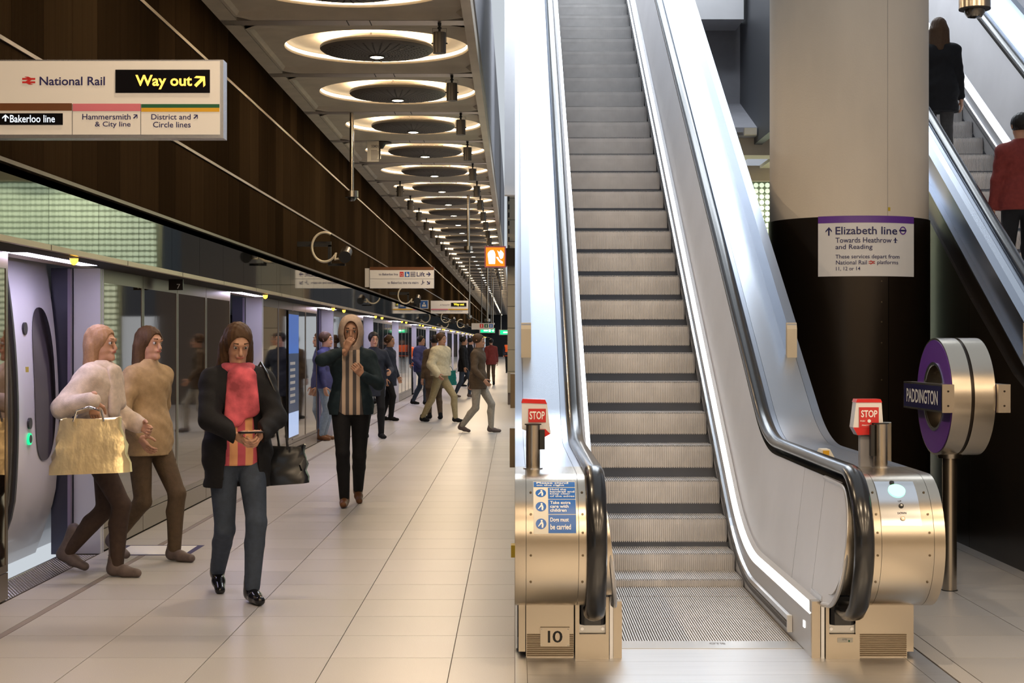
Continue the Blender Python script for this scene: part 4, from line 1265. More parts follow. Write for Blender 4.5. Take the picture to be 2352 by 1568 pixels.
px_text('lettering', 'amber_text', lp1, 'Way out', 311, 441, 172, 205, D, .010, .022)
m_ = MB(); arrow_px(m_, 459, 187, 30, -PI / 4, D, .010, 1.0); m_.build('arrow', 'amber_text', lp1)
px_text('lettering', 'white_text', lp2, 'Bakerloo line', 23, 126, 264, 281, D, .010, .008)
m_ = MB(); arrow_px(m_, 12.5, 271, 15, 0, D, .010, 1.0); m_.build('arrow', 'white_text', lp2)
px_text('lettering', 'navy', s1, 'National Rail', 91, 241, 176, 196, D, .006, .014)
for t_, x0, x1, y0, y1 in (('Hammersmith', 189, 300, 261.5, 274.5), ('& City line', 218, 300, 279, 294), ('District and', 347.5, 438, 262, 274.5), ('Circle lines', 351.5, 438, 279.5, 292.5)):
    px_text('lettering', 'navy', s1, t_, x0, x1, y0, y1, D, .006, .01)
m_ = MB(); arrow_px(m_, 311, 267.5, 12, -PI / 4, D, .006); arrow_px(m_, 449.5, 268, 12, -PI / 4, D, .006); m_.build('arrow', 'navy', s1)
m_ = MB(); rail_logo_px(m_, 66, 185, 30, D, .006); m_.build('rail_emblem', 'red', s1)
MB().box(XW, PX(-60, 0, D)[0], D + .03, D + .07, 2.78, 3.05).build('wall_bracket', 'black', s1)

D = 29.86
s2, a, b = hang_sign('direction_sign', 'white lift direction sign with brown top band above the platform', 849, 997, 613, 662, D)
m_ = MB(); px_box(m_, 849.5, 996.5, 613.5, 661.5, D - .004, .006); m_.build('face', 'signlit', s2)
m_ = MB(); px_box(m_, 849.5, 996.5, 613, 620, D - .006, .004); m_.build('colour_band', 'brown', s2)
m_ = MB(); px_box(m_, 849.5, 996.5, 640, 640.5, D - .006, .004); m_.build('divider', 'printgrey', s2)
m_ = MB(); px_box(m_, 838, 849, 616, 659, D + .01, .08); m_.build('wall_bracket', 'sign', s2)
for t_, x0, x1, y0, y1, bd in (('to Bakerloo line', 870, 914, 627, 632, .004), ('Lift', 957, 976, 624.5, 634.5, .01), ('to Bakerloo line via stairs', 890, 961, 646, 651.5, .004)):
    px_text('lettering', 'navy', s2, t_, x0, x1, y0, y1, D, .008, bd)
m_ = MB(); px_box(m_, 918, 927, 624, 635.5, D - .008, .004); r_ = m_.build('red_square', 'red', s2)
px_text('lettering', 'white', r_, '12', 920, 925, 627, 634, D, .010)
m_ = MB(); px_box(m_, 929.5, 940.5, 624, 635.5, D - .008, .004); r_ = m_.build('blue_square', 'blue', s2)
m_ = MB(); disc_px(m_, 934, 626.5, 1.3, D, .010, 10); disc_px(m_, 935.5, 631.5, 2.9, D, .010, 14); px_poly(m_, [(933, 628), (935, 628), (936, 631), (934, 631)], D, .0105); m_.build('wheelchair_symbol', 'white', r_)
m_ = MB(); px_box(m_, 943, 954, 624, 635.5, D - .007, .003); r_ = m_.build('lift_symbol', 'navy', s2)
m_ = MB(); px_poly(m_, [(944, 625), (953, 625), (953, 634.5), (944, 634.5)], D, .0085); m_.build('symbol_field', 'sign', r_)
m_ = MB()
for dx in (946.5, 950.5): disc_px(m_, dx, 627.3, 1, D, .0095, 8); px_poly(m_, [(dx - 1.1, 628.5), (dx + 1.1, 628.5), (dx + .8, 633.5), (dx - .8, 633.5)], D, .0095)
m_.build('symbol_figures', 'navy', r_)
m_ = MB(); arrow_px(m_, 984, 629.5, 10, -PI / 2, D, .008); arrow_px(m_, 984, 649, 9, -PI * .75, D, .008)
for k in range(4): px_poly(m_, [(967 + k * 2, 652 - k * 1.6), (969.2 + k * 2, 652 - k * 1.6), (969.2 + k * 2, 653.5 - k * 1.6), (967 + k * 2, 653.5 - k * 1.6)], D, .008)
disc_px(m_, 971, 643.5, 1, D, .008, 8); px_poly(m_, [(970, 645), (972, 645), (972, 649), (970, 649)], D, .008)
m_.build('arrow', 'navy', s2)

D = 53.1
s3, a, b = hang_sign('direction_sign', 'distant white sign with yellow lit way out display and pink band', 989, 1076, 690, 720, D)
m_ = MB(); px_box(m_, 989.5, 1075, 691, 719.5, D - .004, .006); m_.build('face', 'signlit', s3)
m_ = MB(); px_box(m_, 1036, 1071.5, 695, 703.5, D - .008, .004); r_ = m_.build('display_panel', 'blackgloss', s3)
px_text('lettering', 'yellow_text', r_, 'Way out', 1042, 1066, 696, 702.8, D, .012, .03)
m_ = MB(); px_box(m_, 990, 1029, 709, 711.8, D - .008, .004); m_.build('colour_band', 'pink', s3)
m_ = MB(); px_box(m_, 1029.5, 1075, 709, 711.8, D - .008, .004); m_.build('colour_band', 'yellowb', s3)
for t_, x0, x1, y0, y1 in (('to National Rail', 1011, 1033, 698.2, 701), ('Hammersmith & City line', 994, 1025, 712.8, 715.6), ('District and Circle lines', 1034, 1062, 712.8, 715.2)):
    px_text('lettering', 'navy', s3, t_, x0, x1, y0, y1, D, .008)
MB().box(XW, a[0], D + .02, D + .08, a[2] + .05, b[2] - .05).build('wall_bracket', 'black', s3)

# small blue square notice
D = 44.0
t = thing('blue_notice', 'small blue square notice with white border fixed beside the wall', 'sign', PX(974, 709, D))
m_ = MB(); px_box(m_, 964, 984, 689, 709, D, .03); m_.build('board', 'white', t)
m_ = MB(); px_box(m_, 965.5, 982.5, 690.5, 707.5, D - .004, .006); m_.build('field', 'blue', t)
m_ = MB(); disc_px(m_, 974, 696, 2, D, .008, 10); px_poly(m_, [(970, 699), (978, 699), (979, 704), (969, 704)], D, .008); m_.build('symbol', 'white', t)
MB().box(XW, PX(964, 0, D)[0] + .02, D + .01, D + .03, 2.6, 2.7).build('wall_bracket', 'black', t)

# orange fire point sign
D = 40.3
t = thing('fire_point_sign', 'glowing orange square sign with white extinguisher and flame', 'sign', PX(1137, 614, D))
m_ = MB(); px_box(m_, 1113, 1162, 565, 614, D, .10); m_.build('box_frame', 'pink', t)
m_ = MB(); px_box(m_, 1116, 1159, 568, 611, D - .004, .006); m_.build('lit_face', 'orange', t)
m_ = MB(); px_poly(m_, [(1123, 606), (1137, 606), (1138, 585), (1136, 578), (1133, 574), (1126, 575), (1121, 580), (1120, 584), (1121, 592)], D, .007)
px_poly(m_, [(1147, 590), (1142, 575), (1147, 579), (1150, 574), (1155, 579), (1157, 583), (1155, 592), (1150, 595)], D, .007)
px_poly(m_, [(1139, 590), (1144, 590), (1147, 596), (1155, 601), (1155, 605), (1150, 604), (1145, 599)], D, .007)
m_.build('pictogram', 'pictolit', t)
MB().box(PX(1162, 0, D)[0] - .1, .0, D + .10, D + .75, PX(0, 610, D)[2], PX(0, 569, D)[2]).build('mounting_box', 'bronze_dark', t)

# green exit signs and the far assistance sign
def exit_sign(x0, x1, y0, y1, D, label):
    t = thing('exit_sign', label, 'sign', PX((x0 + x1) / 2, y1, D))
    m_ = MB(); px_box(m_, x0, x1, y0, y1, D, .12); m_.build('case', 'sign', t)
    w = x1 - x0; h = y1 - y0
    m_ = MB(); px_box(m_, x0 + w * .08, x1 - w * .04, y0 + h * .1, y1 - h * .1, D - .006, .008); m_.build('lit_face', 'greenlit', t)
    m_ = MB(); yc = (y0 + y1) / 2
    px_poly(m_, [(x0 + w * .60, yc - h * .25), (x0 + w * .72, yc - h * .25), (x0 + w * .72, yc + h * .25), (x0 + w * .60, yc + h * .25)], D, .010)
    arrow_px(m_, x0 + w * .86, yc, h * .5, -PI / 2, D, .010)
    px_poly(m_, [(x0 + w * .28, yc - h * .12), (x0 + w * .54, yc - h * .12), (x0 + w * .54, yc + h * .14), (x0 + w * .28, yc + h * .14)], D, .010)
    m_.build('pictogram', 'pictolit', t)
    x, _, z = PX((x0 + x1) / 2, y0, D)
    hx = min(x, -.55)
    MB().cyl((hx, D + .06, z - .05), (hx, D + .06, ZC), .02, .02, 8).build('hanger', 'steel', t)
exit_sign(1146, 1182, 757, 769, 62, 'green lit exit sign at far right against the dark end wall')
exit_sign(1101, 1137, 753, 764.5, 69.3, 'green lit exit sign under the far red, green and blue symbol board')
D = 66.0
t = thing('symbol_board', 'far white board with red, green and blue symbol squares', 'sign', PX(1120, 757, D))
m_ = MB(); px_box(m_, 1083, 1134, 742, 756.5, D, .08); m_.build('board', 'sign', t)
for x, c in ((1102, 'red'), (1112.5, 'greenb'), (1123.5, 'blue')):
    m_ = MB(); px_box(m_, x, x + 8.4, 743.8, 752.2, D - .006, .008); r_ = m_.build('symbol_square', c, t)
    m_ = MB(); disc_px(m_, x + 4.2, 746, 1.0, D, .010, 8); px_poly(m_, [(x + 3, 747.4), (x + 5.4, 747.4), (x + 5, 751), (x + 3.4, 751)], D, .010); m_.build('symbol', 'white', r_)
for x in (1106, 1128):
    p = PX(x, 742, D); MB().cyl((p[0], D + .04, p[2]), (p[0], D + .04, ZC), .018, .018, 8).build('hanger', 'steel', t)
# housings of the bright lamps over the escalators
for i, ly in enumerate((19.3, 21.9, 24.5, 27.1)):
    o = MB().box(-.6, 6.2, ly - .75, ly + .75, 10.62, 10.75).build('concourse_luminaire', 'sign'); tag(o, 'long white luminaire out of view above the escalators, %s from the camera' % ORD[i], 'luminaire', 'concourse luminaires')

# tall emissive blue panel on the glass between the second and third doorways
t = thing('blue_panel', 'tall narrow blue and white panel on the platform glass', 'poster', (XG, 22.4, .25))
MB().box(XG, XG + .012, 21.95, 23.0, .25, 2.05).build('panel_frame', 'blackgloss', t)
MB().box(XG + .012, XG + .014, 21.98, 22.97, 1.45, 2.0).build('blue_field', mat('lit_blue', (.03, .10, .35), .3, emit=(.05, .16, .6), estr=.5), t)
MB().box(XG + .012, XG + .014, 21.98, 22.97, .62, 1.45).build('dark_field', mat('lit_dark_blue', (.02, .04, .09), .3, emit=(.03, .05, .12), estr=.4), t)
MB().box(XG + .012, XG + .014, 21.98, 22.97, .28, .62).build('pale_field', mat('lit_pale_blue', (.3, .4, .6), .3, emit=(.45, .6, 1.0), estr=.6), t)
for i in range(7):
    MB().box(XG + .014, XG + .015, 22.1, 22.6, .75 + i * .09, .79 + i * .09).build('pale_bar', 'jamb', t)
# ------------------------------------------------------------------ people (implicit surfaces meshed into one skin per garment)
def surface(prims, res, cut=None, pad=.05, k=.02):
    """prims: (a, b, ra, rb, (sx,sy), k) round cones; returns verts, quads of the blended surface"""
    P0 = np.array([[min(p[0][i] - p[2] * 1.6, p[1][i] - p[3] * 1.6) for i in range(3)] for p in prims]).min(0) - pad
    P1 = np.array([[max(p[0][i] + p[2] * 1.6, p[1][i] + p[3] * 1.6) for i in range(3)] for p in prims]).max(0) + pad
    n = np.ceil((P1 - P0) / res).astype(int) + 1
    ax = [P0[i] + res * np.arange(n[i]) for i in range(3)]
    Fd = np.full(tuple(n), 1.0, dtype=np.float32)
    for p in prims:
        a, b, ra, rb = np.array(p[0], float), np.array(p[1], float), p[2], p[3]
        sc = p[4] if len(p) > 4 and p[4] else (1, 1); kk = p[5] if len(p) > 5 else k
        m = max(ra, rb) * 1.6 + .06
        lo = np.maximum(0, np.floor((np.minimum(a, b) - m - P0) / res).astype(int)); hi = np.minimum(n, np.ceil((np.maximum(a, b) + m - P0) / res).astype(int) + 1)
        if (hi <= lo).any(): continue
        X = ax[0][lo[0]:hi[0], None, None]; Y = ax[1][None, lo[1]:hi[1], None]; Z = ax[2][None, None, lo[2]:hi[2]]
        d = b - a; L2 = max((d * d).sum(), 1e-9)
        t = np.clip(((X - a[0]) * d[0] + (Y - a[1]) * d[1] + (Z - a[2]) * d[2]) / L2, 0, 1)
        q = np.sqrt(((X - a[0] - t * d[0]) / sc[0]) ** 2 + ((Y - a[1] - t * d[1]) / sc[1]) ** 2 + (Z - a[2] - t * d[2]) ** 2) - (ra + (rb - ra) * t)
        q = q * min(1, min(sc))
        f = Fd[lo[0]:hi[0], lo[1]:hi[1], lo[2]:hi[2]]
        h = np.clip(.5 + .5 * (f - q) / kk, 0, 1)
        Fd[lo[0]:hi[0], lo[1]:hi[1], lo[2]:hi[2]] = (f * (1 - h) + q * h - kk * h * (1 - h)).astype(np.float32)
    if cut is not None:
        Fd = cut(ax[0][:, None, None], ax[1][None, :, None], ax[2][None, None, :], Fd).astype(np.float32)
    Fd[0] = Fd[-1] = 1; Fd[:, 0] = Fd[:, -1] = 1; Fd[:, :, 0] = Fd[:, :, -1] = 1
    S = Fd < 0
    cnt = np.zeros(tuple(n - 1), np.int8)
    for i in (0, 1):
        for j in (0, 1):
            for l in (0, 1): cnt += S[i:n[0] - 1 + i, j:n[1] - 1 + j, l:n[2] - 1 + l]
    I = np.argwhere((cnt > 0) & (cnt < 8))
    if len(I) == 0: return [], []
    cor = [(i, j, l) for i in (0, 1) for j in (0, 1) for l in (0, 1)]
    V = np.stack([Fd[I[:, 0] + c[0], I[:, 1] + c[1], I[:, 2] + c[2]] for c in cor], 1)
    acc = np.zeros((len(I), 3)); num = np.zeros(len(I))
    for e in range(8):
        for g in range(e + 1, 8):
            if sum(abs(cor[e][q] - cor[g][q]) for q in range(3)) != 1: continue
            A, B = V[:, e], V[:, g]; m = (A < 0) != (B < 0)
            t = np.where(m, A / np.where(m, A - B, 1), 0)
            ce, cg = np.array(cor[e]), np.array(cor[g])
            acc += np.where(m[:, None], ce + t[:, None] * (cg - ce), 0); num += m
    vs = P0 + res * (I + acc / num[:, None])
    idx = np.full(tuple(n - 1), -1, np.int64); idx[I[:, 0], I[:, 1], I[:, 2]] = np.arange(len(I))
    quads = []
    for axn in range(3):
        o1, o2 = [(1, 2), (2, 0), (0, 1)][axn]
        sl0 = [slice(None)] * 3; sl1 = [slice(None)] * 3
        sl0[axn] = slice(0, n[axn] - 1); sl1[axn] = slice(1, n[axn])
        ch = S[tuple(sl0)] != S[tuple(sl1)]
        E = np.argwhere(ch)
        E = E[(E[:, o1] > 0) & (E[:, o2] > 0) & (E[:, o1] < n[o1] - 1) & (E[:, o2] < n[o2] - 1)]
        def at(d1, d2):
            Q = E.copy(); Q[:, o1] += d1; Q[:, o2] += d2; return idx[Q[:, 0], Q[:, 1], Q[:, 2]]
        q = np.stack([at(-1, -1), at(0, -1), at(0, 0), at(-1, 0)], 1)
        ins = S[tuple(sl0)][E[:, 0], E[:, 1], E[:, 2]]
        q[~ins] = q[~ins][:, ::-1]
        quads.append(q[(q >= 0).all(1)])
    q = np.concatenate(quads)
    return vs, q

def surf_obj(name, mt, parent, prims, res, cut=None, k=.02, extra=None):
    vs, q = surface(prims, res, cut, k=k)
    vs = np.asarray(vs); q = np.asarray(q)
    if extra is not None:
        for (v2, q2) in extra:
            if len(v2): q = np.concatenate([q, np.asarray(q2) + len(vs)]); vs = np.concatenate([vs, v2])
    me = bpy.data.meshes.new(name)
    me.vertices.add(len(vs)); me.vertices.foreach_set('co', np.asarray(vs, np.float32).ravel())
    me.loops.add(len(q) * 4); me.loops.foreach_set('vertex_index', q.astype(np.int32).ravel())
    me.polygons.add(len(q)); me.polygons.foreach_set('loop_start', np.arange(0, len(q) * 4, 4, dtype=np.int32))
    me.update(calc_edges=True); me.validate()
    me.polygons.foreach_set('use_smooth', [True] * len(me.polygons))
    me.materials.append(mt)
    o = bpy.data.objects.new(name, me); COL.objects.link(o); o.parent = parent
    return o

def ik(a, b, l1, l2, hint):
    a, b, hint = np.array(a, float), np.array(b, float), np.array(hint, float)
    d = b - a; L = np.linalg.norm(d)
    if L > (l1 + l2) * .999: b = a + d / L * (l1 + l2) * .999; d = b - a; L = np.linalg.norm(d)
    u = d / L; x = (l1 * l1 - l2 * l2 + L * L) / (2 * L); h = math.sqrt(max(0, l1 * l1 - x * x))
    w = hint - u * hint.dot(u); w = w / (np.linalg.norm(w) + 1e-9)
    return a + u * x + w * h, b

_cm = {}
def cloth(col, rough=.8, var=.12, vs=30, name='cloth', bump=.25):
    key = (tuple(col), rough, name)
    if key not in _cm:
        _cm[key] = mat(name, col, rough, var=var, vscale=vs, bump=bump, bscale=220, spec=.25)
    return _cm[key]
SKIN = mat('skin', (0.50, 0.28, 0.19), .5, var=.05, vscale=20, spec=.3)
SKIN2 = mat('skin_dark', (0.24, 0.12, 0.075), .5, var=.05, vscale=20, spec=.3)
EYEW = mat('eye_white', (.50, .47, .44), .5); EYED = mat('eye_dark', (.02, .015, .012), .2)
LIPS = mat('lips', (.36, .12, .10), .45)

def hand_prims(wr, d, side, nrm, curl=.5, sc=1.0):
    """wr wrist, d direction of the fingers, nrm palm normal; four fingers and a thumb"""
    wr = np.array(wr, float); d = np.array(d, float); d /= np.linalg.norm(d)
    nrm = np.array(nrm, float); nrm = nrm - d * nrm.dot(d); nrm /= np.linalg.norm(nrm)
    s = np.cross(d, nrm) * side
    pr = []
    for o in (-.026, -.009, .009, .026):
        pr.append((wr + s * o * .7 + d * .015, wr + s * o + d * .085, .0135 * sc, .0125 * sc, None, .012))
    pr.append((wr - d * .04, wr + d * .02, .024, .022, None, .02))
    for o, L in ((-.029, .060), (-.0100, .076), (.0100, .080), (.029, .072)):
        base = wr + s * o + d * .088; c = 0; p = base; r = .0088
        for q, f in ((.45, .55), (.32, .85), (.25, .8)):
            c += curl * f
            dr = d * math.cos(c) + nrm * math.sin(c) + s * o * .8
            p2 = p + dr * L * q; pr.append((p, p2, r, r * .93, None, .005)); p = p2; r *= .93
    tb = wr + s * .028 + d * .022 + nrm * .006
    t1 = tb + (s * .62 + d * .55 + nrm * .4) * .042; t2 = t1 + (s * .1 + d * .8 + nrm * .55) * .032
    t3 = t2 + (d * .85 + nrm * .45 - s * .1) * .024
    pr += [(wr + s * .012 + d * .01, tb, .015, .0145, None, .01), (tb, t1, .0135, .0115, None, .006), (t1, t2, .011, .0098, None, .004), (t2, t3, .0098, .0085, None, .004)]
    return pr

def person(label, loc, rz, height, feet, hands, outfit, res=.010, lean=0.0, skin=SKIN, headturn=0.0, hair=None, group=None, elbow=None, curl=.5, headpitch=0.0, girl=False, legs=True):
    """local frame faces -y, +x is the figure's left; feet: ((x,y,lift,pitch), ...), hands: wrist targets"""
    T = thing('person', label, 'person', loc, group, rz=rz)
    K = height / 1.75
    def v(x, y, z): return np.array((x * K, y * K, z * K))
    w = .92 if girl else 1.0
    ly = lambda z: -lean * (z - .95)
    hipz = .925 - .35 * max(0, (abs(feet[0][1] - feet[1][1]) - .25)) * .5
    hip = [v(-.092, 0, hipz), v(.092, 0, hipz)]
    # legs
    ank, knee = [], []
    for i in (0, 1):
        fx, fy, lift, pit = feet[i]
        a = v(fx, fy + .03, .085 + lift)
        kn, a = ik(hip[i], a, .435 * K, .425 * K, (0, -1, .05)); knee.append(kn); ank.append(a)
    # arms
    sh = [v(-.172 * w, ly(1.40), 1.40), v(.172 * w, ly(1.40), 1.40)]
    el, wr = [], []
    for i in (0, 1):
        hx = (-.35, .25, -.5) if i == 0 else (.35, .25, -.5)
        if elbow and elbow[i]: hx = elbow[i]
        e, b = ik(sh[i], v(*hands[i]), .285 * K, .255 * K, hx); el.append(e); wr.append(b)
    top = v(0, ly(1.47), 1.47)
    hd = v(0, ly(1.62) - .02, 1.635)
    ct, st = math.cos(headturn), math.sin(headturn)
    cp_, sp_ = math.cos(headpitch), math.sin(headpitch)
    def hv(x, y, z):
        y, z = y * cp_ - z * sp_, y * sp_ + z * cp_
        return hd + np.array((x * ct - y * st, x * st + y * ct, z)) * K
    F_ = (1.0, .72)
    pel, wai, che = v(0, 0, .97), v(0, ly(1.10), 1.10), v(0, ly(1.30), 1.30)
    def torso(o=0.0, sd=1.0):
        return [(v(-.05 * sd, 0, .95), v(.05 * sd, 0, .95), .125 * K + o, .125 * K + o, (1.05, .85), .05), (pel, wai, .145 * K * w + o, .125 * K * w + o, (1.05, .76), .05),
                (wai, che, .125 * K * w + o, .155 * K * w + o, (1.05, .72), .05), (v(-.085, ly(1.34), 1.34), v(.085, ly(1.34), 1.34), .082 * K + o, .082 * K + o, (1, .95), .05),
                (sh[0], v(0, ly(1.43), 1.435), .050 * K + o * .8, .058 * K + o * .8, None, .05), (sh[1], v(0, ly(1.43), 1.435), .050 * K + o * .8, .058 * K + o * .8, None, .05)]
    def arm(i, o=0.0, end=1.0):
        b = el[i] + (wr[i] - el[i]) * end
        return [(sh[i], el[i], .056 * K + o, .042 * K + o, None, .03), (el[i], b, .043 * K + o, (.043 + (.026 - .043) * end) * K + o, None, .02)]
    def leg(i, o=0.0, end=1.0, fl=0.0):
        b = knee[i] + (ank[i] - knee[i]) * end
        calf = knee[i] + (ank[i] - knee[i]) * .32 + np.array((0, .018, 0))
        return [(hip[i], knee[i], .088 * K + o, .056 * K + o, None, .03), (knee[i], b, .055 * K + o, .036 * K + o + fl, None, .02), (knee[i], calf, .05 * K + o, .052 * K + o, None, .02), (calf, b, .052 * K + o, .036 * K + o + fl, None, .02)]
    head = [(hv(0, .005, .03), hv(0, .015, .035), .088 * K, .088 * K, (.90, 1.06), .02), (hv(0, -.025, -.055), hv(0, -.030, -.075), .058 * K, .045 * K, (.95, 1), .03),
            (hv(0, -.094, .005), hv(0, -.106, -.030), .009 * K, .0145 * K, None, .012), (hv(-.082, .012, -.012), hv(-.088, .02, .022), .009 * K, .014 * K, (.6, 1), .008), (hv(.082, .012, -.012), hv(.088, .02, .022), .009 * K, .014 * K, (.6, 1), .008),
            (hv(-.035, -.088, .032), hv(.035, -.088, .032), .012, .012, None, .015), (hv(-.016, -.088, -.052), hv(.016, -.088, -.052), .012, .012, None, .012), (hv(0, -.078, -.092), hv(0, -.078, -.096), .022, .022, None, .02)]
    neck = [(top - np.array((0, 0, .05)), hd + np.array((0, .015, -.05)), .056 * K, .050 * K, None, .03)]
    prims = torso(-.012) + neck + head + arm(0, -.004) + arm(1, -.004)
    if legs: prims += leg(0, -.004) + leg(1, -.004)
    extra = []
    for i in (0, 1):
        d = wr[i] - el[i]
        hn = outfit.get('palm', ((.8, -.3, 0), (-.8, -.3, 0)))[i]
        hdir = outfit.get('hdir', (None, None))[i]
        hp = hand_prims(wr[i], hdir if hdir is not None else d, 1 if i == 0 else -1, hn, curl)
        extra.append(surface(hp, .0045 if res < .011 else .007, pad=.02, k=.006))
    body = surf_obj('body', skin, T, prims, res, extra=extra)
    # face
    for sx in (-1, 1):
        if res < .02:
            MB().sphere(tuple(hv(sx * .032, -.0795, .010)), .0125 * K, 12, 8).build('eye', EYEW, T, True, True)
            MB().sphere(tuple(hv(sx * .032, -.0868, .010)), .0078 * K, 10, 6).build('iris', EYED, T, True, True)
            p, q_ = hv(sx * .018, -.100, .040), hv(sx * .050, -.090, .042)
            MB().cyl(tuple(p), tuple(q_), .0048, .003, 8).build('eyebrow', hair or EYED, T, True, True)
    if res < .02:
        MB().tube([tuple(hv(x, -.103 + abs(x) * .35, -.052 - abs(x) * .05)) for x in (-.024, -.012, 0, .012, .024)], [.003, .006, .0065, .006, .003], 8).build('lips', LIPS, T, True, True)
    # hair
    st_ = outfit.get('hair', 'short')
    if hair and st_ != 'none':
        hp = [(hv(0, .012, .042), hv(0, .024, .045), .099 * K, .099 * K, (.92, 1.06), .02)]
        if st_ == 'long':
            hp += [(hv(-.06, .05, -.02), hv(-.075, .05, -.20), .05, .045, None, .04), (hv(.06, .05, -.02), hv(.075, .05, -.20), .05, .045, None, .04), (hv(0, .07, -.02), hv(0, .08, -.22), .06, .06, None, .04)]
        fc = hv(0, -.11, -.035); ft = hv(0, -.115, .0)
        def hcut(X, Y, Z, Fd):
            q = np.sqrt(((X - fc[0]) / .078) ** 2 + ((Y - fc[1]) / .105) ** 2 + ((Z - fc[2]) / .115) ** 2)
            return np.maximum(Fd + .0035 * np.sin(X * 160 + Z * 12) * np.sin(Y * 150 + Z * 9), (1 - q) * .08)
        if st_ == 'short':
            zc = hv(0, 0, -.03)[2]
            hc0 = hcut
            hcut = lambda X, Y, Z, Fd: np.maximum(hc0(X, Y, Z, Fd), zc - Z)
        surf_obj('hair', hair, T, hp, max(res * .8, .007), hcut)
    # garments
    g = outfit
    if 'trousers' in g:
        zc_ = max(ank[0][2], ank[1][2])
        fl = g.get('flare', 0.0)
        tp_ = [t_ for t_ in torso(.004)[:2]] + leg(0, .008, .97, fl) + leg(1, .008, .97, fl)
        wz_ = 1.04 * K
        surf_obj('trousers', g['trousers'], T, tp_, res, lambda X, Y, Z, Fd: np.maximum(Fd, Z - wz_))
    if 'shirt' in g:
        hz = g.get('shirt_hem', .90) * K; nz_ = 1.475 * K
        surf_obj('shirt', g['shirt'], T, torso(.014) + [(v(0, 0, .85), v(0, ly(1.1), 1.1), .15 * K, .14 * K, (1.08, .8), .04)] + arm(0, .008, .2) + arm(1, .008, .2) + neck[:1], res,
                 lambda X, Y, Z, Fd: np.maximum(np.maximum(Fd, hz - Z), Z - nz_))
    if 'coat' in g:
        hz = g.get('hem', .80) * K; nz_ = (1.525) * K; fl = g.get('skirt', .03)
        th_ = .026 + g.get('bulk', 0)
        pr_ = torso(th_) + arm(0, .016 + g.get('bulk', 0), .93) + arm(1, .016 + g.get('bulk', 0), .93) + [(v(0, ly(1.45), 1.44), v(0, ly(1.5) - .004, 1.535), .080 * K, .066 * K, None, .03)]
        if hz < .95 * K: pr_ += [(v(0, 0, 1.0), v(0, 0, hz / K - .05), .15 * K + th_ * .6, .155 * K + fl, (1.12, .86), .05)]
        op = g.get('open', 0)
        # soft folds
        def ccut(X, Y, Z, Fd):
            Fd = Fd + .004 * np.sin(Z * 48 + X * 22) * np.sin(X * 17 + Y * 31 + Z * 6)
            arms_zone = (np.abs(X) > .27 * K)
            Fd = np.where(arms_zone, Fd, np.maximum(Fd, hz - Z))
            Fd = np.maximum(Fd, Z - nz_)
            if op:
                wd = op * (1 + .5 * np.clip((1.2 * K - Z) / .4, 0, 1.2))
                Fd = np.where((Y < ly(Z) - .02), np.maximum(Fd, wd - np.abs(X)), Fd)
            return Fd
        surf_obj('coat', g['coat'], T, pr_, res, ccut)
    if 'vest' in g:
        nz_ = 1.47 * K; hz = .88 * K
        surf_obj('vest', g['vest'], T, torso(.034), res, lambda X, Y, Z, Fd: np.maximum(np.maximum(np.maximum(Fd, hz - Z), Z - nz_), np.where(Y < 0, .012 + .10 * np.clip(Z - 1.2 * K, 0, 1) - np.abs(X), -1)))
        for z in (.98, 1.10):
            surf_obj('reflective_band', M['jamb'], T, torso(.037), res, lambda X, Y, Z, Fd, z=z: np.maximum(np.maximum(Fd, z * K - Z), Z - (z + .05) * K))
    if 'scarf' in g:
        surf_obj('scarf', g['scarf'], T, [(v(.075 * math.cos(a), ly(1.47) + .065 * math.sin(a) - .005, 1.475), v(.075 * math.cos(a + .5), ly(1.47) + .065 * math.sin(a + .5) - .005, 1.475), .038, .038, None, .02) for a in np.arange(0, 6.3, .5)]
                 + [(v(-.03, -.115, 1.44), v(-.05, -.14, 1.16), .045, .05, (1.3, .6), .02), (v(.04, -.115, 1.44), v(.05, -.14, 1.22), .045, .05, (1.3, .6), .02)], res)
    if 'hood' in g:
        hp = [(hv(0, .02, .05), hv(0, .03, .03), .125 * K, .125 * K, (.9, 1.05), .03), (hv(0, .03, -.02), hv(0, .035, -.13), .118 * K, .10 * K, (1, .95), .04)]
        fc = hv(0, -.14, -.02)
        surf_obj('hood', g['hood'], T, hp, max(res * .8, .007), lambda X, Y, Z, Fd: np.maximum(np.maximum(Fd, -(Fd + .012)), (1 - np.sqrt(((X - fc[0]) / .082) ** 2 + ((Y - fc[1]) / .14) ** 2 + ((Z - fc[2]) / .14) ** 2)) * .08))
    if 'skirt_m' in g:
        surf_obj('skirt', g['skirt_m'], T, [(v(0, 0, 1.0), v(0, 0, .6), .15 * K, .17 * K, (1.1, .85), .05)], res, lambda X, Y, Z, Fd: np.maximum(np.maximum(Fd, .62 * K - Z), Z - 1.02 * K))
    # shoes
    for i in (0, 1):
        if not legs: break
        fx, fy, lift, pit = feet[i]; a = ank[i]; c, s_ = math.cos(pit), math.sin(pit)
        out = g.get('splay', .12) * (-1 if i == 0 else 1)
        def fv(x, y, z):
            y2, z2 = y * c - z * s_, y * s_ + z * c
            return a + np.array((x + y2 * -out, y2, z2)) * 1.0
        sz = .082 * K
        pr_ = [(fv(0, .03, -.030), fv(0, -.06, -.040), .040, .038, (.95, 1), .03), (fv(0, -.06, -.045), fv(.0, -.155, -.052), .036, .030, (1.1, 1), .03), (fv(0, .015, .03), fv(0, .02, -.03), .042, .042, None, .03)]
        if g.get('boot'): pr_.append((fv(0, .008, g['boot']), fv(0, .01, 0), .047, .044, None, .02))
        zb = a[2] - .083
        surf_obj('shoe', g.get('shoe', M['blackgloss']), T, pr_, .007 if res < .013 else .012, (lambda X, Y, Z, Fd: np.maximum(Fd, zb - Z)) if abs(pit) < .05 else None)
    T['_k'] = K
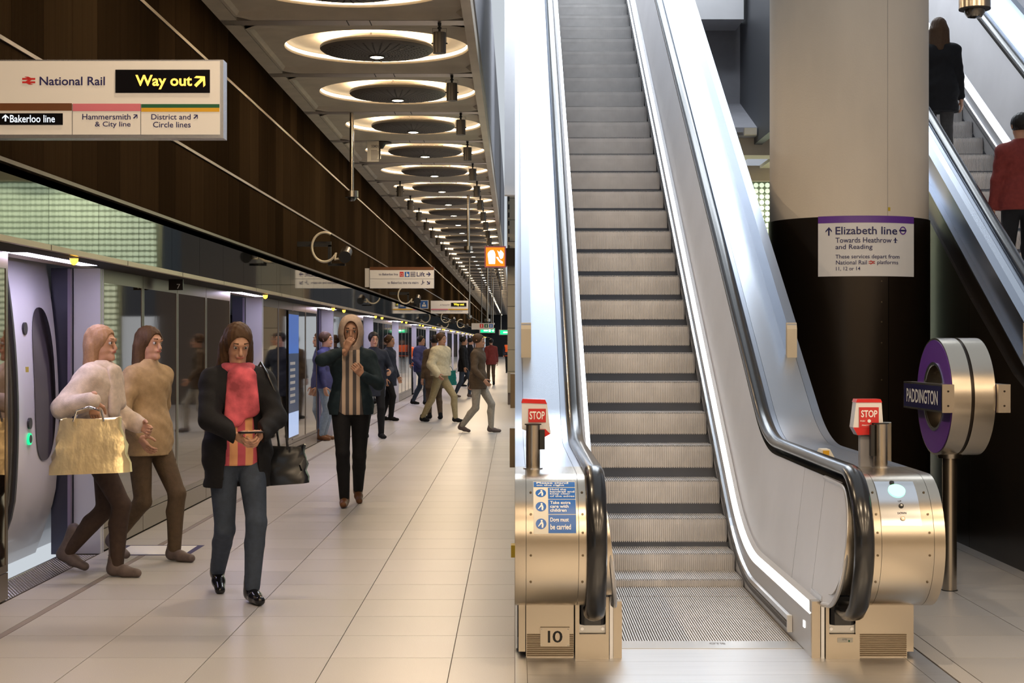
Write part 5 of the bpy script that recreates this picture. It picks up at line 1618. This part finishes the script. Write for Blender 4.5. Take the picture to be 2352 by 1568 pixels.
    info = dict(T=T, wr=wr, el=el, hd=hd, K=K, hv=hv, v=v, ank=ank)
    return info

HB = cloth((.075, .040, .020), .6, name='brown_hair', vs=60); HK = cloth((.012, .010, .009), .5, name='black_hair', vs=60); HBL = cloth((.42, .29, .17), .55, name='fair_hair', vs=60)
beige = cloth((.60, .50, .43), name='beige_wool'); tan = cloth((.40, .28, .16), name='tan_wool'); navy = cloth((.020, .026, .045), name='navy_wool'); black = cloth((.009, .009, .011), name='black_wool')
teal = cloth((.016, .030, .040), name='dark_teal_cotton'); denim = cloth((.045, .060, .090), name='dark_denim'); jean = cloth((.22, .28, .38), name='pale_denim'); khaki = cloth((.34, .28, .16), name='khaki_cotton')
browncl = cloth((.10, .068, .042), name='brown_cotton'); greycl = cloth((.36, .33, .28), name='grey_cotton'); cream = cloth((.62, .55, .38), name='cream_fleece'); hiviz = mat('high_visibility_orange', (.90, .13, .02), .6, emit=(1, .15, .02), estr=.12)
pinks = cloth((.55, .10, .13), name='pink_knit', var=.55, vs=9); bluej = cloth((.05, .055, .16), name='blue_jacket'); hoodc = cloth((.62, .47, .38), name='pale_hood'); redd = cloth((.20, .035, .03), name='dark_red_cloth')
tights = cloth((.055, .035, .028), name='dark_tights', bump=.05); brownboot = cloth((.15, .065, .03), .45, name='brown_leather', bump=.05); greyboot = cloth((.13, .10, .095), .5, name='grey_suede', bump=.05)
def striped(name, c1, c2, n):
    m = mat(name, c1, .85); nt = m.node_tree; N, L = nt.nodes, nt.links
    tc = N.new('ShaderNodeTexCoord'); wv = N.new('ShaderNodeTexWave'); wv.bands_direction = 'X'; wv.inputs['Scale'].default_value = n
    rp_ = N.new('ShaderNodeValToRGB'); rp_.color_ramp.elements[0].position = .45; rp_.color_ramp.elements[1].position = .55
    rp_.color_ramp.elements[0].color = (*c1, 1); rp_.color_ramp.elements[1].color = (*c2, 1)
    L.new(tc.outputs['Object'], wv.inputs['Vector']); L.new(wv.outputs['Fac'], rp_.inputs['Fac']); L.new(rp_.outputs['Color'], N['Principled BSDF'].inputs['Base Color'])
    return m
stripe = striped('striped_shirt', (.62, .47, .36), (.10, .085, .085), 4.5)
stripe_p = striped('pink_orange_knit', (.55, .09, .13), (.75, .36, .17), 3.2)

def GX(x, Y): return (x - VX) * Y / F

# woman in a beige coat stepping out of the first doorway with a shiny gold bag
y_ = 10.95
pA = person('person in long beige coat carrying a shiny gold bag, at first doorway', (GX(228, y_), y_, 0), math.radians(78), 1.70, ((-.075, -.20, 0, 0), (.085, .26, .06, .35)),
    ((-.345, -.135, 1.25), (.20, -.22, 1.05)), dict(coat=beige, hem=.74, skirt=.07, bulk=.018, trousers=tights, shoe=greyboot, boot=.16, hair='long', palm=((.9, 0, 0), (-.9, 0, 0)), hdir=((.05, 0, -1), None), scarf=beige, splay=.05), res=.009, hair=cloth((.33, .19, .11), .55, name='auburn_hair', vs=60), girl=True, curl=.9, elbow=((-.3, .9, -.6), None))
y_ = 11.65
pB = person('person in tan jacket walking behind the gold bag carrier', (GX(340, y_), y_, 0), math.radians(58), 1.70, ((-.08, .24, .07, .4), (.085, -.22, 0, 0)),
    ((-.26, -.18, .95), (.26, .20, .92)), dict(coat=tan, hem=.80, trousers=browncl, shoe=greyboot, hair='long', splay=.05), res=.010, hair=HB, girl=True)
y_ = 9.95
pC = person('person in open dark coat and pink striped knit looking down at a phone', (GX(545, y_), y_, 0), math.radians(22), 1.70, ((-.06, .30, .05, .4), (.05, -.24, 0, 0)),
    ((-.07, -.34, 1.06), (.07, -.33, 1.06)), dict(coat=black, hem=.72, open=.075, skirt=.04, bulk=.012, shirt=stripe_p, shirt_hem=.86, trousers=denim, shoe=M['blackgloss'], boot=.07, hair='long', scarf=pinks, palm=((.8, .1, .6), (-.8, .1, .6)), splay=.08), res=.009, hair=HB, headpitch=.35, elbow=((-.8, .3, -.3), (.8, .3, -.3)), girl=True, curl=.8)
y_ = 15.6
pD = person('hooded person in dark teal jacket and striped shirt walking towards the camera', (GX(806, y_), y_, 0), math.radians(6), 1.82, ((-.06, -.16, 0, 0), (.07, .24, .04, .35)),
    ((-.045, -.19, 1.47), (.10, -.30, 1.24)), dict(coat=teal, hem=.86, open=.085, shirt=stripe, shirt_hem=.86, trousers=black, shoe=brownboot, boot=.10, hood=hoodc, hair='none', hdir=((.35, -.2, .9), (-.5, -.5, .6)), palm=((.5, .8, .2), (-.6, .6, .5)), splay=.08), res=.010, hair=HK, skin=SKIN, elbow=((-.9, .1, -.4), (.6, .4, -.6)), curl=.9)
y_ = 26.0
person('person in blue jacket, pale jeans and brown boots standing in third doorway', (-3.12, y_, 0), math.radians(75), 1.76, ((-.10, 0, 0, 0), (.10, .03, 0, 0)), ((-.25, -.1, .85), (.25, -.1, .85)),
    dict(coat=bluej, hem=.85, trousers=jean, shoe=brownboot, boot=.08), res=.014, hair=HB)
y_ = 26.6
person('person in long navy coat and chequered trainers behind the hooded person', (GX(858, y_), y_, 0), math.radians(20), 1.76, ((-.10, .1, 0, 0), (.10, -.15, 0, 0)), ((-.25, -.1, .85), (.22, -.22, 1.1)),
    dict(coat=navy, hem=.70, trousers=black, shoe=black), res=.014, hair=HK, skin=SKIN)
y_ = 32.6
person('person in dark coat and long black boots beside the fourth doorway', (GX(893, y_), y_, 0), math.radians(70), 1.74, ((-.08, -.12, 0, 0), (.08, .15, 0, 0)), ((-.25, -.05, .85), (.25, -.1, .9)),
    dict(coat=navy, hem=.72, trousers=black, shoe=black, boot=.2), res=.016, hair=HB)
y_ = 49.0
person('worker in orange high visibility vest standing with legs apart', (GX(934, y_), y_, 0), math.radians(8), 1.76, ((-.16, 0, 0, 0), (.16, 0, 0, 0)), ((-.26, -.12, .92), (.26, -.12, .92)),
    dict(coat=navy, hem=.90, vest=hiviz, trousers=black, shoe=black), res=.018, hair=HK)
y_ = 41.0
person('person in blue padded jacket and dark jeans walking right', (GX(966, y_), y_, 0), math.radians(62), 1.76, ((-.08, -.22, 0, 0), (.08, .25, 0, 0)), ((-.25, -.2, .95), (.25, .1, .9)),
    dict(coat=bluej, hem=.84, bulk=.02, trousers=denim, shoe=black), res=.018, hair=HK)
y_ = 32.0
person('person in cream fleece and brown trousers in wide stride, mid platform', (GX(1012, y_), y_, 0), math.radians(55), 1.78, ((-.08, .36, 0, 0), (.08, -.34, 0, 0)), ((-.28, -.15, .95), (.30, .15, .95)),
    dict(coat=cream, hem=.92, bulk=.03, trousers=khaki, shoe=black, hair='short'), res=.014, hair=HB)
y_ = 33.2
person('person in brown coat half behind the cream fleece', (GX(998, y_), y_, 0), math.radians(200), 1.74, ((-.09, .1, 0, 0), (.09, -.1, 0, 0)), ((-.25, -.05, .85), (.25, -.05, .85)),
    dict(coat=browncl, hem=.65, trousers=browncl, shoe=black), res=.018, hair=HK)
y_ = 28.3
person('person in pale grey clothes and brown coat nearest the escalator side', (GX(1098, y_), y_, 0), math.radians(72), 1.74, ((-.08, .25, .03, .2), (.08, -.25, 0, 0)), ((-.26, -.2, .95), (.26, .2, .9)),
    dict(coat=browncl, hem=.78, trousers=greycl, shoe=greyboot), res=.014, hair=HB)
y_ = 46.5
pT = person('person in black coat carrying a teal bag in the distance', (GX(1064, y_), y_, 0), math.radians(80), 1.76, ((-.08, .2, 0, 0), (.08, -.2, 0, 0)), ((-.28, -.1, .85), (.28, .1, .85)),
    dict(coat=black, hem=.75, trousers=denim, shoe=greyboot), res=.02, hair=HK)
y_ = 58.0
person('far person in black walking towards the exit sign', (GX(1080, y_), y_, 0), math.radians(100), 1.76, ((-.08, .28, 0, 0), (.08, -.28, 0, 0)), ((-.28, -.1, .85), (.28, .1, .85)),
    dict(coat=black, hem=.85, trousers=black, shoe=black), res=.022, hair=HK)
y_ = 60.0
person('far person in dark brown coat left of the distant orange vest', (GX(1128, y_), y_, 0), math.radians(190), 1.74, ((-.08, .1, 0, 0), (.08, -.1, 0, 0)), ((-.26, -.1, .85), (.26, .1, .85)),
    dict(coat=redd, hem=.78, trousers=browncl, shoe=black), res=.022, hair=HK)
y_ = 84.0
person('tiny distant person in orange vest close to the escalator side', (GX(1168, y_), y_, 0), 0, 1.78, ((-.1, 0, 0, 0), (.1, 0, 0, 0)), ((-.26, -.1, .9), (.26, -.1, .9)),
    dict(coat=navy, hem=.9, vest=hiviz, trousers=black, shoe=black), res=.028, hair=HK)
# passengers on the second escalator
def on_step(y): 
    k = math.floor((y - 8.40) / .4); return base_z(8.40 + .4 * k)
y_ = 16.62
person('passenger in black coat standing on the right escalator beside the column', (GX(2156, y_) , y_, on_step(y_)), math.radians(172), 1.62, ((-.10, .02, 0, 0), (.10, -.02, 0, 0)), ((-.26, -.08, .85), (.26, -.10, .85)),
    dict(coat=black, hem=.70, skirt=.05, trousers=cloth((.06, .058, .06), name='charcoal_cotton'), shoe=black, hair='long'), res=.012, hair=HB)
y_ = 14.22
person('passenger in dark red top on the right escalator at the picture edge', (GX(2345, y_), y_, on_step(y_)), math.radians(184), 1.66, ((-.10, 0, 0, 0), (.10, 0, 0, 0)), ((-.26, -.05, .85), (.26, -.05, .85)),
    dict(coat=redd, hem=.85, trousers=black, shoe=black), res=.012, hair=HK, skin=SKIN)

# gold bag hung from the first woman's hand
GOLD = mat('crinkled_gold_foil', (.95, .76, .42), .30, .55, bump=.8, bscale=14, bstretch=(1, 1, .6), var=.1)
SILV = mat('crinkled_silver_foil', (.85, .80, .72), .2, 1.0, bump=.9, bscale=16)
bg = thing('gold_bag', 'large shiny gold foil tote bag held in front of the beige coat', 'bag', (GX(208, 10.52), 10.52, .70))
def bag(mb, cx, cy, z0, w0, w1, h, d):
    vs = []
    rows_ = 7
    for r in range(rows_):
        t = r / (rows_ - 1); ww = w0 + (w1 - w0) * t; dd = d * (1 - .55 * t); z = z0 + h * t
        for i in range(16):
            a = 2 * PI * i / 16; c, s_ = math.cos(a), math.sin(a)
            x = math.copysign(abs(c) ** .45, c) * ww / 2; y = math.copysign(abs(s_) ** .55, s_) * dd / 2
            j = .009 * math.sin(r * 2.1 + i * 1.7) + .006 * math.cos(i * 3.1 - r)
            vs.append((cx + x + j, cy + y + j, z + .012 * math.sin(i * 1.3) * (t > .9) + .02 * (x / w0) * 1.0))
    fs = [(r * 16 + i, r * 16 + (i + 1) % 16, (r + 1) * 16 + (i + 1) % 16, (r + 1) * 16 + i) for r in range(rows_ - 1) for i in range(16)]
    fs += [tuple(range(15, -1, -1)), tuple((rows_ - 1) * 16 + i for i in range(16))]
    mb.add(vs, fs); return mb
bx_, by_ = GX(208, 10.52), 10.52
bag(MB(), bx_, by_, .735, .54, .40, .36, .16).build('bag_body', GOLD, bg, smooth=True, angle=50)
mb = MB().tube([(bx_ - .10, by_ - .05, 1.08), (bx_ - .08, by_ - .04, 1.15), (bx_, by_ - .03, 1.175), (bx_ + .08, by_ - .04, 1.15), (bx_ + .10, by_ - .05, 1.08)], .008, 8); mb.build('bag_handle', SILV, bg, smooth=True)
# phone and small dark bag of the person looking down
wr = pC['wr']; Tm = Matrix.Rotation(math.radians(22), 3, 'Z'); base = Vector(pC['T'].location)
mid = Vector(tuple((wr[0] + wr[1]) / 2)) + Vector((0, -.075, .03)); mid = base + Tm @ mid
ph = thing('phone', 'dark smartphone held in both hands over the pink knit', 'phone', tuple(mid), rz=math.radians(22))
MB().bbox(-.075, .075, -.038, .038, -.005, .005, .004).build('phone_body', 'blackgloss', ph, local=True)
MB().box(-.066, .066, -.033, .033, .005, .0056).build('phone_screen', 'grey', ph, local=True)
hbx = base + Tm @ Vector((.31, .03, 0)); shp = base + Tm @ Vector((.15, .0, 1.475)); shb = base + Tm @ Vector((.15, .09, 1.44)); shf = base + Tm @ Vector((.17, -.10, 1.40))
hb = thing('handbag', 'black shoulder bag hanging beside the dark coat', 'bag', (hbx.x, hbx.y, .70))
bag(MB(), hbx.x, hbx.y, .70, .30, .26, .24, .12).build('bag_body', M['rubber'], hb, smooth=True, angle=50)
bf, bb = base + Tm @ Vector((.30, -.09, .93)), base + Tm @ Vector((.30, .13, .93))
MB().tube([tuple(p) for p in (bf, base + Tm @ Vector((.27, -.14, 1.15)), shf, shp, shb, base + Tm @ Vector((.27, .15, 1.15)), bb)], .008, 8).build('bag_strap', M['rubber'], hb, smooth=True)
tb = thing('teal_bag', 'small teal carrier bag beside the distant black coat', 'bag', (GX(1050, 46.3), 46.3, .35))
bag(MB(), (GX(1052, 46.3) - .22), 46.3, .36, .36, .30, .42, .14).build('bag_body', cloth((.02, .22, .22), name='teal_plastic'), tb, smooth=True)
mb = MB().tube([((GX(1052, 46.3) - .22) - .08, 46.3, .78), ((GX(1052, 46.3) - .22), 46.3, .92), ((GX(1052, 46.3) - .22) + .08, 46.3, .78)], .01, 6); mb.build('bag_handle', cloth((.02, .22, .22), name='teal_plastic'), tb)
for o in bpy.data.objects:
    if '_k' in o: del o['_k']
